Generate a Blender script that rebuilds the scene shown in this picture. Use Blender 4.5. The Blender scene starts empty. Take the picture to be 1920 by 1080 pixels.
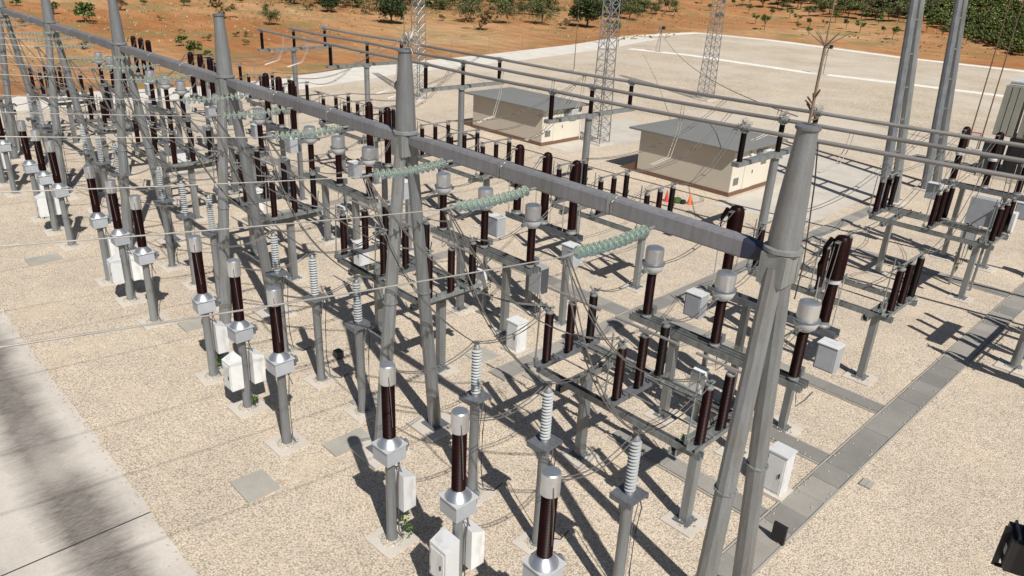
import bpy, math, random
from math import sin, cos, pi, radians, sqrt, atan2
from mathutils import Vector, Matrix
random.seed(11)
S = bpy.context.scene
COL = S.collection

# ------------------------------------------------------------------ camera
YAW, PITCH, ROLL, F = -0.783, 0.415, 0.052, 1395.1
cam_d = bpy.data.cameras.new("camera")
cam = bpy.data.objects.new("camera", cam_d); COL.objects.link(cam)
fw = Vector((sin(YAW)*cos(PITCH), cos(YAW)*cos(PITCH), -sin(PITCH)))
r0 = Vector((cos(YAW), -sin(YAW), 0)); u0 = r0.cross(fw)
rr = cos(ROLL)*r0 + sin(ROLL)*u0; uu = -sin(ROLL)*r0 + cos(ROLL)*u0
M = Matrix((rr, uu, -fw)).transposed().to_4x4()
M.translation = Vector((4.854, -10.939, 13.06))
cam.matrix_world = M
cam_d.sensor_width = 36; cam_d.lens = F/1920*36
cam_d.clip_start = 0.1; cam_d.clip_end = 3000
S.camera = cam
S.render.resolution_x = 1024; S.render.resolution_y = 576

# ------------------------------------------------------------------ sky, sun, exposure
SUN_EL = radians(48.2)
SUN_TO = Vector((0.935*cos(SUN_EL), -0.355*cos(SUN_EL), sin(SUN_EL))).normalized()
w = bpy.data.worlds.new("World"); S.world = w; w.use_nodes = True
nt = w.node_tree; bg = nt.nodes['Background']
sky = nt.nodes.new('ShaderNodeTexSky'); sky.sky_type = 'NISHITA'; sky.sun_disc = False
sky.sun_elevation = SUN_EL; sky.sun_rotation = atan2(SUN_TO.x, SUN_TO.y)
sky.altitude = 300; sky.dust_density = 1.2
nt.links.new(sky.outputs[0], bg.inputs[0]); bg.inputs[1].default_value = 0.05
sd = bpy.data.lights.new("sun", 'SUN'); sd.energy = 5.0; sd.angle = radians(0.53); sd.color = (1, .955, .88)
so = bpy.data.objects.new("sun", sd); COL.objects.link(so)
so.rotation_euler = SUN_TO.to_track_quat('Z', 'Y').to_euler()
S.view_settings.view_transform = 'Standard'; S.view_settings.look = 'None'
S.view_settings.exposure = 0.18; S.view_settings.gamma = 1.0

# ------------------------------------------------------------------ materials
MATS = {}
def srgb(r, g, b):
    f = lambda c: (c/255/12.92) if c/255 <= .04045 else ((c/255+.055)/1.055)**2.4
    return (f(r), f(g), f(b), 1)
class N:
    """tiny node helper"""
    def __init__(s, name):
        s.m = bpy.data.materials.new(name); s.m.use_nodes = True
        s.t = s.m.node_tree; s.b = s.t.nodes['Principled BSDF']; s.tc = s.t.nodes.new('ShaderNodeTexCoord')
    def n(s, typ, **k):
        nd = s.t.nodes.new(typ)
        for a, v in k.items():
            if a in nd.inputs: nd.inputs[a].default_value = v
            else: setattr(nd, a, v)
        return nd
    def l(s, a, b): s.t.links.new(a, b)
    def noise(s, scale, detail=4, rough=.6, co=None, scl=None):
        x = s.n('ShaderNodeTexNoise'); x.inputs['Scale'].default_value = scale
        x.inputs['Detail'].default_value = detail; x.inputs['Roughness'].default_value = rough
        src = co or s.tc.outputs['Object']
        if scl:
            mp = s.n('ShaderNodeMapping'); mp.inputs['Scale'].default_value = scl; s.l(src, mp.inputs[0]); src = mp.outputs[0]
        s.l(src, x.inputs['Vector']); return x.outputs['Fac']
    def ramp(s, fac, stops, interp='LINEAR'):
        r = s.n('ShaderNodeValToRGB'); e = r.color_ramp.elements; r.color_ramp.interpolation = interp
        while len(e) < len(stops): e.new(.5)
        for i, (p, c) in enumerate(stops):
            e[i].position = p; e[i].color = c if len(c) == 4 else (*c, 1)
        s.l(fac, r.inputs[0]); return r.outputs[0]
    def mix(s, fac, a, b, mode='MIX'):
        x = s.n('ShaderNodeMix'); x.data_type = 'RGBA'; x.blend_type = mode
        for v, i in ((fac, 0), (a, 6), (b, 7)):
            if hasattr(v, 'links'): s.l(v, x.inputs[i])
            else: x.inputs[i].default_value = v
        return x.outputs[2]
    def bump(s, h, strength=.5, dist=.01, prev=None):
        x = s.n('ShaderNodeBump'); x.inputs['Strength'].default_value = strength; x.inputs['Distance'].default_value = dist
        s.l(h, x.inputs['Height'])
        if prev: s.l(prev, x.inputs['Normal'])
        s.l(x.outputs[0], s.b.inputs['Normal']); return x.outputs[0]
def simple(name, col, rough=.5, metal=0, var=.15, scale=3, rvar=.1, bump=0, stretch=None, coat=0, dirt=None):
    a = N(name); c = col
    f = a.noise(scale, 5, .6, scl=stretch)
    lo = tuple(v*(1-var) for v in c[:3])+(1,); hi = tuple(min(1, v*(1+var)) for v in c[:3])+(1,)
    out = a.ramp(f, [(.3, lo), (.7, hi)])
    if dirt:
        d = a.ramp(a.noise(dirt[1], 6, .7, scl=(1, 1, .35)), [(.52, (0, 0, 0)), (.7, (1, 1, 1))])
        out = a.mix(d, out, dirt[0])
    a.l(out, a.b.inputs['Base Color'])
    oi = a.n('ShaderNodeObjectInfo'); out = a.mix(1., out, a.ramp(oi.outputs['Random'], [(0, (.88, .88, .89)), (1, (1.12, 1.12, 1.11))]), 'MULTIPLY')
    if name.startswith('galv') or name.startswith('beam'):
        spg = a.n('ShaderNodeTexVoronoi'); spg.inputs['Scale'].default_value = 75; a.l(a.tc.outputs['Object'], spg.inputs['Vector'])
        sc = a.n('ShaderNodeSeparateColor'); a.l(spg.outputs['Color'], sc.inputs[0])
        out = a.mix(1., out, a.ramp(sc.outputs[0], [(0, (.92, .92, .925)), (1, (1.08, 1.08, 1.075))]), 'MULTIPLY')
        stk = a.ramp(a.noise(9, 4, .7, scl=(1, 1, .06)), [(.35, (.84, .83, .8)), (.6, (1.05, 1.05, 1.06))]); out = a.mix(1., out, stk, 'MULTIPLY')
    a.l(out, a.b.inputs['Base Color'])
    rg = a.n('ShaderNodeMapRange'); a.l(f, rg.inputs[0]); rg.inputs[3].default_value = rough-rvar; rg.inputs[4].default_value = rough+rvar
    a.l(rg.outputs[0], a.b.inputs['Roughness']); a.b.inputs['Metallic'].default_value = metal
    if name.startswith('porcelain') and 'grey' not in name: a.b.inputs['Specular IOR Level'].default_value = .13
    if coat: a.b.inputs['Coat Weight'].default_value = coat; a.b.inputs['Coat Roughness'].default_value = .15
    if bump: a.bump(a.noise(scale*8, 4), .4, bump)
    MATS[name] = a.m; return a.m

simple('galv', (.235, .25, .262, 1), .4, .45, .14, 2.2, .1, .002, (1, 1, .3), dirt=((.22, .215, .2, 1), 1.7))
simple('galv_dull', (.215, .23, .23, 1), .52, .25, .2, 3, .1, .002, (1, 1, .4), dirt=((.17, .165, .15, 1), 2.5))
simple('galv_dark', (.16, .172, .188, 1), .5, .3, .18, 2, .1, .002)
simple('beam_grey', (.205, .205, .222, 1), .5, .15, .1, 1.2, .08, .002, dirt=((.18, .18, .18, 1), 1.2))
simple('beam_blue', (.018, .024, .05, 1), .5, 0, .1, 2)
simple('cast', (.62, .64, .66, 1), .33, .85, .08, 4, .08)
simple('cast_paint', (.5, .52, .54, 1), .42, .2, .08, 4, .08)
simple('porcelain_brown', (.013, .0028, .0026, 1), .42, 0, .25, 3, .08, 0)
simple('porcelain_dark', (.007, .003, .003, 1), .5, 0, .2, 3, .08, 0)
simple('porcelain_grey', (.38, .4, .41, 1), .35, 0, .1, 5, .1, 0, coat=.3)
simple('box_white', (.6, .61, .62, 1), .5, 0, .05, 3, .05, .001, dirt=((.46, .45, .42, 1), 3))
simple('box_grey', (.33, .35, .38, 1), .5, 0, .08, 3, .05, .001)
simple('black', (.012, .012, .014, 1), .4, 0, .3, 5)
simple('cable', (.14, .135, .128, 1), .55, .3, .2, 6)
simple('cable_light', (.42, .4, .37, 1), .5, .4, .15, 6)
simple('cable_black', (.03, .03, .03, 1), .6, 0, .2, 6)
simple('tube_alu', (.25, .24, .235, 1), .5, .35, .15, 1.5, .1, 0, (.3, 1, 1))
simple('rust', (.13, .085, .055, 1), .75, 0, .3, 6)
simple('orange_plastic', (.75, .16, .05, 1), .5, 0, .1, 5)
simple('red_plastic', (.55, .06, .05, 1), .5, 0, .1, 5)
simple('lens', (.05, .06, .08, 1), .12, 0, .1, 5)
simple('radiator', (.27, .27, .24, 1), .55, .1, .12, 2, .08, .001, (1, 1, .3))
simple('tank_dark', (.035, .038, .045, 1), .5, .1, .3, 2)
simple('bark', (.10, .07, .05, 1), .85, 0, .3, 8)
simple('dry_wood', (.2, .15, .1, 1), .85, 0, .3, 8)
simple('stone', (.38, .335, .27, 1), .85, 0, .25, 5)

def glass_mat():
    a = N('string_glass'); a.b.inputs['Base Color'].default_value = (.70, .89, .83, 1)
    a.b.inputs['Roughness'].default_value = .06; a.b.inputs['Transmission Weight'].default_value = .9
    a.b.inputs['IOR'].default_value = 1.5; a.b.inputs['Coat Weight'].default_value = .6; MATS['string_glass'] = a.m
glass_mat()
def gravel(name, base, scale=17., pale=None, bumpd=.02):
    a = N(name); co = a.tc.outputs['Object']
    # slight warp so that the stones do not sit in a lattice
    v = a.n('ShaderNodeTexVoronoi'); v.inputs['Scale'].default_value = scale; v.inputs['Randomness'].default_value = 1
    a.l(co, v.inputs['Vector'])
    v2 = a.n('ShaderNodeTexVoronoi'); v2.inputs['Scale'].default_value = scale*2.3; a.l(co, v2.inputs['Vector'])
    c = [tuple(b*k for b in base) for k in (.82, .95, 1.05, 1.18)]
    bw = a.n('ShaderNodeSeparateColor'); a.l(v.outputs['Color'], bw.inputs[0])
    st = a.ramp(bw.outputs[0], [(0, c[0]), (.35, c[1]), (.7, c[2]), (1, c[3])])
    warm = a.mix(a.ramp(bw.outputs[1], [(.6, (0, 0, 0)), (1, (.4, .4, .4))]), st, (base[0]*1.08, base[1]*.93, base[2]*.8, 1))
    gap = a.ramp(v.outputs['Distance'], [(.42, (1, 1, 1)), (.74, (.6, .58, .55))])
    g = a.mix(1., warm, gap, 'MULTIPLY')
    big = a.ramp(a.noise(.22, 5, .6), [(.3, (.86, .855, .85)), (.7, (1.08, 1.07, 1.05))])
    g = a.mix(1., g, big, 'MULTIPLY')
    sand = a.ramp(a.noise(.45, 6, .7), [(.54, (0, 0, 0)), (.66, (.55, .55, .55))])
    g = a.mix(sand, g, (base[0]*.86, base[1]*.80, base[2]*.72, 1))
    mid = a.ramp(a.noise(1.6, 5, .7), [(.3, (.9, .9, .9)), (.7, (1.08, 1.06, 1.02))])
    g = a.mix(1., g, mid, 'MULTIPLY')
    if pale:
        d = a.ramp(a.noise(.06, 4, .6), [(.45, (0, 0, 0)), (.62, (.8, .8, .8))]); g = a.mix(d, g, pale)
    a.l(g, a.b.inputs['Base Color']); a.b.inputs['Roughness'].default_value = .9; a.b.inputs['Specular IOR Level'].default_value = .2
    inv = a.n('ShaderNodeMath', operation='SUBTRACT'); inv.inputs[0].default_value = 1; a.l(v.outputs['Distance'], inv.inputs[1])
    a.bump(inv.outputs[0], .75, bumpd)
    MATS[name] = a.m
gravel('gravel', (.60, .53, .448), 23.)
gravel('gravel_far', (.56, .495, .41), 10., (.53, .475, .40, 1), .02)
gravel('rubble', (.5, .47, .42), 22.)

def concrete(name, base, stain=None, scale=1., crack=False):
    a = N(name)
    b = a.ramp(a.noise(.5*scale, 6, .65), [(.3, tuple(x*.86 for x in base)), (.7, tuple(x*1.1 for x in base))])
    f = a.ramp(a.noise(14*scale, 5, .7), [(.3, (.9, .9, .9)), (.7, (1.06, 1.06, 1.06))])
    g = a.mix(1., b, f, 'MULTIPLY')
    if stain: g = stain(a, g)
    a.l(g, a.b.inputs['Base Color']); a.b.inputs['Roughness'].default_value = .85; a.b.inputs['Specular IOR Level'].default_value = .3
    a.bump(a.noise(30*scale, 5, .7), .35, .006); MATS[name] = a.m
concrete('concrete', (.5, .465, .41))
concrete('concrete_pale', (.62, .585, .53))
def slab_tone(a, g):
    n = a.n('ShaderNodeNewGeometry')
    t = a.ramp(n.outputs['Random Per Island'], [(0, (.78, .78, .79)), (.5, (1, .99, .97)), (1, (1.22, 1.19, 1.15))])
    return a.mix(1., g, t, 'MULTIPLY')
concrete('trench_concrete', (.25, .24, .225), slab_tone, scale=1.2)
concrete('pad_concrete', (.52, .475, .42), scale=1.4)
concrete('slab_concrete', (.36, .34, .30), scale=2)
def road_stain(a, g):
    # tyre marks: two dark bands along the road with ragged brush-like edges, worn into the concrete
    sp = a.n('ShaderNodeSeparateXYZ'); a.l(a.tc.outputs['Object'], sp.inputs[0])
    nz = a.noise(1.0, 6, .75, scl=(2.2, .35, 1)); n2 = a.noise(.25, 3, .6)
    ad = a.n('ShaderNodeMath', operation='MULTIPLY_ADD'); a.l(nz, ad.inputs[0]); ad.inputs[1].default_value = .9; a.l(sp.outputs[1], ad.inputs[2])
    m2 = a.n('ShaderNodeMath', operation='MULTIPLY_ADD'); a.l(n2, m2.inputs[0]); m2.inputs[1].default_value = .8; a.l(ad.outputs[0], m2.inputs[2])
    mr = a.n('ShaderNodeMapRange'); a.l(m2.outputs[0], mr.inputs[0]); mr.inputs[1].default_value = -10.6; mr.inputs[2].default_value = -5.0
    band = a.ramp(mr.outputs[0], [(0, (.1, .1, .1)), (.18, (.75, .75, .75)), (.30, (.15, .15, .15)), (.43, (.05, .05, .05)), (.54, (.95, .95, .95)), (.66, (.9, .9, .9)), (.77, (.08, .08, .08)), (1, (0, 0, 0))])
    brk = a.ramp(a.noise(.16, 4, .6), [(.3, (.45, .45, .45)), (.5, (1, 1, 1))])
    st = a.ramp(a.noise(9, 6, .8, scl=(2.6, .4, 1)), [(.32, (.62, .62, .62)), (.58, (1, 1, 1))])
    f = a.mix(1., a.mix(1., band, brk, 'MULTIPLY'), st, 'MULTIPLY')
    return a.mix(f, g, (.10, .088, .08, 1))
concrete('kerb_white', (.74, .71, .65))
concrete('road_concrete', (.56, .515, .46), road_stain)

def soil():
    a = N('soil')
    big = a.noise(.022, 6, .62)
    base = a.ramp(big, [(.26, (.27, .112, .045)), (.44, (.36, .165, .07)), (.55, (.43, .24, .12)), (.65, (.46, .31, .175)), (.78, (.31, .25, .13))])
    strk = a.ramp(a.noise(.35, 6, .75, scl=(.35, 1.3, 1)), [(.35, (.75, .72, .68)), (.65, (1.15, 1.13, 1.1))])
    g = a.mix(1., base, strk, 'MULTIPLY')
    grass = a.ramp(a.noise(.11, 8, .72), [(.50, (0, 0, 0)), (.62, (.8, .8, .8))])
    g = a.mix(grass, g, (.22, .185, .08, 1))
    sp = a.ramp(a.noise(2.6, 6, .8), [(.3, (.72, .7, .66)), (.5, (1, 1, 1)), (.72, (1.2, 1.17, 1.12))])
    g = a.mix(1., g, sp, 'MULTIPLY')
    a.l(g, a.b.inputs['Base Color']); a.b.inputs['Roughness'].default_value = .95; a.b.inputs['Specular IOR Level'].default_value = .1
    a.bump(a.noise(1.5, 8, .7), .8, .25); MATS['soil'] = a.m
soil()
def foliage(name, c, c2):
    a = N(name); g = a.n('ShaderNodeNewGeometry')
    o = a.ramp(g.outputs['Random Per Island'], [(0, tuple(x*.6 for x in c)), (.6, c), (1, c2)])
    a.l(o, a.b.inputs['Base Color']); a.b.inputs['Roughness'].default_value = .6; a.b.inputs['Specular IOR Level'].default_value = .25
    a.b.inputs['Subsurface Weight'].default_value = 0
    MATS[name] = a.m
foliage('leaf_dark', (.035, .055, .018), (.09, .12, .045))
foliage('leaf_olive', (.10, .115, .042), (.19, .19, .085))
foliage('leaf_green', (.08, .125, .03), (.17, .22, .07))
foliage('leaf_dry', (.20, .14, .06), (.30, .22, .11))
foliage('leaf_vine', (.055, .085, .018), (.26, .26, .085))
foliage('leaf_straw', (.36, .27, .13), (.48, .38, .22))
foliage('leaf_weed', (.045, .10, .02), (.11, .19, .05))
def wall_mat(name, col):
    a = N(name)
    b = a.ramp(a.noise(.8, 5, .6), [(.3, tuple(x*.95 for x in col)), (.7, tuple(x*1.03 for x in col))])
    a.l(b, a.b.inputs['Base Color']); a.b.inputs['Roughness'].default_value = .85
    a.bump(a.noise(60, 3), .2, .004); MATS[name] = a.m
wall_mat('render_cream', (.60, .56, .475)); wall_mat('render_shaded', (.50, .45, .375)); wall_mat('plinth_brown', (.16, .09, .06))  # second render: the cream one darkened, front-wall shade put into its colour
wall_mat('roof_grey', (.17, .172, .168))

# ------------------------------------------------------------------ mesh helpers
class MB:
    def __init__(s): s.v = []; s.f = []
    def add(s, vs, fs):
        o = len(s.v); s.v += [tuple(p) for p in vs]; s.f += [tuple(i+o for i in f) for f in fs]; return s
    def bx(s, x0, x1, y0, y1, z0, z1):
        return s.add([(x0,y0,z0),(x1,y0,z0),(x1,y1,z0),(x0,y1,z0),(x0,y0,z1),(x1,y0,z1),(x1,y1,z1),(x0,y1,z1)],
                     [(0,3,2,1),(4,5,6,7),(0,1,5,4),(1,2,6,5),(2,3,7,6),(3,0,4,7)])
    def box(s, c, d): return s.bx(c[0]-d[0]/2, c[0]+d[0]/2, c[1]-d[1]/2, c[1]+d[1]/2, c[2]-d[2]/2, c[2]+d[2]/2)
    def lathe(s, prof, c=(0,0,0), n=16, axis=None, off=0):
        # prof: list of (r, t) along axis starting at c
        ax = Vector(axis).normalized() if axis else Vector((0,0,1))
        q = Vector((0,0,1)).rotation_difference(ax); c = Vector(c); vs = []; fs = []
        for r, t in prof:
            for k in range(n):
                a = 2*pi*(k+off)/n; vs.append(c + q @ Vector((r*cos(a), r*sin(a), t)))
        m = len(prof)
        for i in range(m-1):
            for k in range(n):
                k2 = (k+1) % n; fs.append((i*n+k, i*n+k2, (i+1)*n+k2, (i+1)*n+k))
        fs.append(tuple(range(n-1, -1, -1))); fs.append(tuple((m-1)*n+k for k in range(n)))
        return s.add(vs, fs)
    def tube(s, p0, p1, r0, r1=None, n=12, off=0):
        p0 = Vector(p0); p1 = Vector(p1); d = p1-p0
        return s.lathe([(r0, 0), (r1 if r1 is not None else r0, d.length)], p0, n, d, off)
    def path(s, pts, r, n=6):
        pts = [Vector(p) for p in pts]; vs = []; fs = []
        for i, p in enumerate(pts):
            d = (pts[min(i+1, len(pts)-1)]-pts[max(i-1, 0)]).normalized()
            u = d.cross(Vector((0,0,1))); u = u.normalized() if u.length > 1e-3 else Vector((1,0,0)); v = u.cross(d).normalized()
            for k in range(n):
                a = 2*pi*k/n; vs.append(p+r*(cos(a)*u+sin(a)*v))
        for i in range(len(pts)-1):
            for k in range(n):
                k2 = (k+1) % n; fs.append((i*n+k, (i+1)*n+k, (i+1)*n+k2, i*n+k2))
        fs.append(tuple(range(n))); fs.append(tuple((len(pts)-1)*n+k for k in range(n-1, -1, -1)))
        return s.add(vs, fs)
    def bar(s, p0, p1, wd, ht):
        p0 = Vector(p0); p1 = Vector(p1); d = (p1-p0).normalized()
        u = d.cross(Vector((0,0,1))); u = u.normalized() if u.length > 1e-3 else Vector((1,0,0)); v = u.cross(d).normalized()
        vs = [p+sx*u*wd/2+sy*v*ht/2 for p in (p0, p1) for sx, sy in ((-1,-1),(1,-1),(1,1),(-1,1))]
        return s.add(vs, [(0,1,2,3),(4,7,6,5),(0,4,5,1),(1,5,6,2),(2,6,7,3),(3,7,4,0)])
    def channel(s, p0, p1, wd, ht, t=.03):
        # open-top U profile
        p0 = Vector(p0); p1 = Vector(p1); d = (p1-p0).normalized(); u = d.cross(Vector((0,0,1))).normalized()
        s.bar(p0-Vector((0,0,ht/2-t/2)), p1-Vector((0,0,ht/2-t/2)), wd-2*t, t)
        for k in (-1, 1): s.bar(p0+u*k*(wd/2-t/2), p1+u*k*(wd/2-t/2), t, ht)
        return s
    def sheds(s, c, h, r, pitch=.05, k=.80, n=16, axis=None):
        m = max(2, int(h/pitch)); prof = []
        for i in range(m):
            t = h*i/m; p = h/m
            prof += [(r*k, t+.02*p), (r, t+.35*p), (r, t+.5*p), (r*k, t+.9*p)]
        prof.append((r*k, h)); return s.lathe(prof, c, n, axis)
    def build(s, name, mat, parent=None, loc=(0,0,0), rz=0, smooth=True, ang=35):
        me = bpy.data.meshes.new(name); me.from_pydata(s.v, [], s.f); me.materials.append(MATS[mat])
        if smooth:
            me.polygons.foreach_set('use_smooth', [True]*len(me.polygons)); me.set_sharp_from_angle(angle=radians(ang))
        me.update(); o = bpy.data.objects.new(name, me); COL.objects.link(o)
        o.parent = parent; o.location = loc; o.rotation_euler[2] = rz; return o
def tag(o, label=None, cat=None, group=None, kind=None):
    for k, v in (('label', label), ('category', cat), ('group', group), ('kind', kind)):
        if v: o[k] = v
    return o
def thing(name, label, cat, loc=(0,0,0), rz=0, group=None):
    o = bpy.data.objects.new(name, None); COL.objects.link(o); o.location = loc; o.rotation_euler[2] = rz
    o.empty_display_size = .3
    return tag(o, label, cat, group)
def kids(o): return [c for c in COL.objects if c.parent == o]
def dup(o, loc=None, rz=None, label=None, skip=()):
    def cp(x, par):
        c = x.copy(); COL.objects.link(c)
        if par: c.parent = par
        for ch in KID.get(x.name) or kids(x):
            if ch.get('opt') in skip: continue
            cp(ch, c)
        return c
    r = cp(o, None)
    if loc is not None: r.location = loc
    if rz is not None: r.rotation_euler[2] = rz
    if label: r['label'] = label
    return r
KID = {}
ORD = ['nearest', 'second', 'third', 'fourth', 'fifth', 'sixth']
PHS = ['right-hand', 'middle', 'left-hand']
PH = [-2.05, -4.49, -6.92]
NB = 6
def bay(k): return ['nearest bay', 'second nearest bay', 'third nearest bay', 'fourth nearest bay', 'fifth nearest bay', 'farthest bay'][k]

# ------------------------------------------------------------------ ground, roads, trenches
def sheet(name, pts, z, mat, kind='structure'):
    m = MB(); m.add([(x, y, z) for x, y in pts], [tuple(range(len(pts)))])
    o = m.build(name, mat, smooth=False); tag(o, kind=kind); return o
def ground():
    # gentle terrain beyond the platform, one sheet to the horizon
    m = MB(); xs = [-1500, -900, -600, -420, -330, -280, -240, -210, -185, -165, -148, -132, -118, -106, -96, -86, -70, -50, -25, 0, 25, 60, 120, 300, 800]
    ys = [-800, -300, -120, -60, -20, 0, 20, 40, 60, 80, 100, 120, 136, 150, 162, 175, 190, 210, 235, 265, 300, 350, 420, 600, 1000, 1500]
    def h(x, y):
        dx = min(400, max(0, -98-x)); dy = min(400, max(0, y-150))
        return -.02+.055*dx*dx/(dx+15)+.1*dy*dy/(dy+15)
    for y in ys:
        for x in xs: m.v.append((x, y, h(x, y)))
    n = len(xs)
    for j in range(len(ys)-1):
        for i in range(n-1): m.f.append((j*n+i, j*n+i+1, (j+1)*n+i+1, (j+1)*n+i))
    tag(m.build('ground', 'soil', ang=180), kind='structure'); return h
TH = ground()
EDGE = [(-73.5, -40), (-73, 3), (-72.6, 11), (-70.5, 19), (-72.5, 30), (-76, 39), (-77.2, 49), (-78.4, 60), (-83, 86), (-94.6, 122), (-95, 144), (-77, 147), (-64, 145.2), (-47, 142.5), (-28, 143.8), (30, 146), (80, 147), (80, -40)]
re0 = random.Random(12); E2 = []
for a_, b_ in zip(EDGE, EDGE[1:]):
    n_ = max(1, int((Vector(b_)-Vector(a_)).length/2.2))
    E2 += [tuple(Vector(a_).lerp(Vector(b_), q/n_)+Vector((re0.gauss(0, .35), re0.gauss(0, .35)))) for q in range(n_)]
sheet('gravel_yard', E2+[EDGE[-1]], .004, 'gravel_far')
sheet('gravel_bed', [(-62, -6.75), (40, -6.75), (40, 50), (-28, 50), (-62, 46)], .008, 'gravel')
re_ = random.Random(31)
sheet('concrete_road', [(-66, -40), (60, -40), (60, -6.75)]+[(60-i*.35, -6.75+re_.gauss(0, .018)+.02*sin(i*.21)) for i in range(1, 360)]+[(-66, -6.75)], .012, 'road_concrete')
# road joints are real grooves filled dark
jm = MB()
for i, x in enumerate((-56, -41, -26, -11, 4)): jm.bx(x-.62-.02, x-.62+.02, -13.8, -6.76, .014, .0155)
tag(jm.build('road_joint', 'cable_black', smooth=False), kind='structure')
# perimeter roads (pale concrete)
def ribbon(pts, wd):
    L = []; R = []
    for i, p in enumerate(pts):
        a = Vector(pts[max(0, i-1)]); b = Vector(pts[min(len(pts)-1, i+1)]); d = (b-a).normalized(); nrm = Vector((-d.y, d.x))
        L.append(tuple(Vector(p)+nrm*wd/2)); R.append(tuple(Vector(p)-nrm*wd/2))
    return L+R[::-1]
sheet('perimeter_road', ribbon([(-69.5, -40), (-69.6, 3), (-69, 11), (-67.5, 21), (-69.5, 31), (-73, 42), (-74.6, 52), (-77, 68), (-82, 92), (-90, 118)], 7.0), .010, 'concrete_pale')
sheet('inner_kerb_path', ribbon([(-77, 97), (-67, 99.8), (-56, 99.2), (-46, 98.8), (-33, 101.5), (-22, 103), (30, 106)], 2.4), .011, 'kerb_white')
sheet('outer_kerb_path', ribbon([(-92, 121), (-92.5, 141), (-77, 144.5), (-64, 142.6), (-47, 140), (-28, 141.2), (40, 144)], 2.6), .011, 'kerb_white')
sheet('kiosk_apron', [(-17.6, 28.5), (-12, 29.5), (-12.5, 47), (-22, 47), (-22, 38), (-17.6, 38)], .014, 'concrete')
sheet('kiosk_apron', [(-34, 31), (-31.5, 31), (-31, 44), (-38, 46), (-38, 38), (-34, 37)], .014, 'concrete')
0 and sheet('pale_paving', [(-66, 18), (-58, 21), (-50, 27), (-48, 34), (-56, 38), (-66, 33)], .013, 'concrete_pale')
def trench(name, x0, x1, y0, y1, along):
    t = thing(name, None, None); t['kind'] = 'structure'
    L = (y1-y0) if along == 'y' else (x1-x0); s = .9; n = max(1, int(L/s)); m = MB()
    for i in range(n):
        a = i*L/n+.004; b = (i+1)*L/n-.004; z = .075+random.uniform(-.006, .008); j = random.uniform(-.012, .012)
        if along == 'y': m.bx(x0+j, x1+j, y0+a, y0+b, .02, z)
        else: m.bx(x0+a, x0+b, y0+j, y1+j, .02, z)
    m.build('cover_slab', 'trench_concrete', t, smooth=False)
    k = MB()
    if along == 'y': k.bx(x0-.07, x0-.02, y0, y1, 0, .06); k.bx(x1+.02, x1+.07, y0, y1, 0, .06)
    else: k.bx(x0, x1, y0-.07, y0-.02, 0, .06); k.bx(x0, x1, y1+.02, y1+.07, 0, .06)
    k.build('trench_wall', 'slab_concrete', t, smooth=False)
    return t
trench('cable_trench', -1.2, -.42, 1.2, 46, 'y')
trench('cable_trench', -11.3, -10.6, 4.4, 40, 'y')
trench('cable_trench', -6.2, -1.3, 4.65, 5.25, 'x')
trench('cable_trench', -10.5, -1.3, 8.35, 8.95, 'x')
trench('cable_trench', -10.5, -1.3, 12.5, 13.1, 'x')
trench('cable_trench', -56, -11.4, 11.6, 12.3, 'x')
trench('cable_trench', -10.5, -1.3, 27.3, 28.0, 'x')
for x in (-21.1, -31.1, -41.1): trench('cable_trench', x, x+.6, 5, 11.5, 'y')
def slab(i, x, y, sx, sy, lab):
    m = MB()
    for a in (0, 1):
        m.bx(x-sx/2+a*(sx/2)+.006, x-sx/2+(a+1)*sx/2-.006, y-sy/2, y+sy/2, .0, .06+.004*a)
    tag(m.build('drain_cover', 'slab_concrete', smooth=False), lab, 'drain cover', 'drain covers in the gravel')
slab(0, -10.87, -4.36, 1.05, .9, 'square grey concrete cover in open gravel beside the concrete road')
slab(1, -10.95, -1.45, .75, 1.3, 'grey concrete cover lying at the foot of the second gantry column')
slab(2, -20.9, -1.75, .85, 1.0, 'grey concrete cover at the foot of the third gantry column')
slab(3, -30.95, -4.2, .95, 1.3, 'flat concrete cover in open gravel left of the second row of brown transformers')
slab(4, -12.35, 5.0, .8, .9, 'loose concrete cover beside the white cabinet near the gantry centre')
slab(5, -9.9, 5.6, 1.1, .9, 'wide concrete cover where two cable trenches cross')
slab(6, .02, 8.5, .32, .38, 'small dark square cover beside the long cable trench at right')
slab(7, -12.4, .2, .7, .9, 'concrete cover between the second gantry column legs')
slab(8, -2.5, -3.9, .7, .6, 'concrete cover near the front white boxes at the bottom edge')

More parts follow.
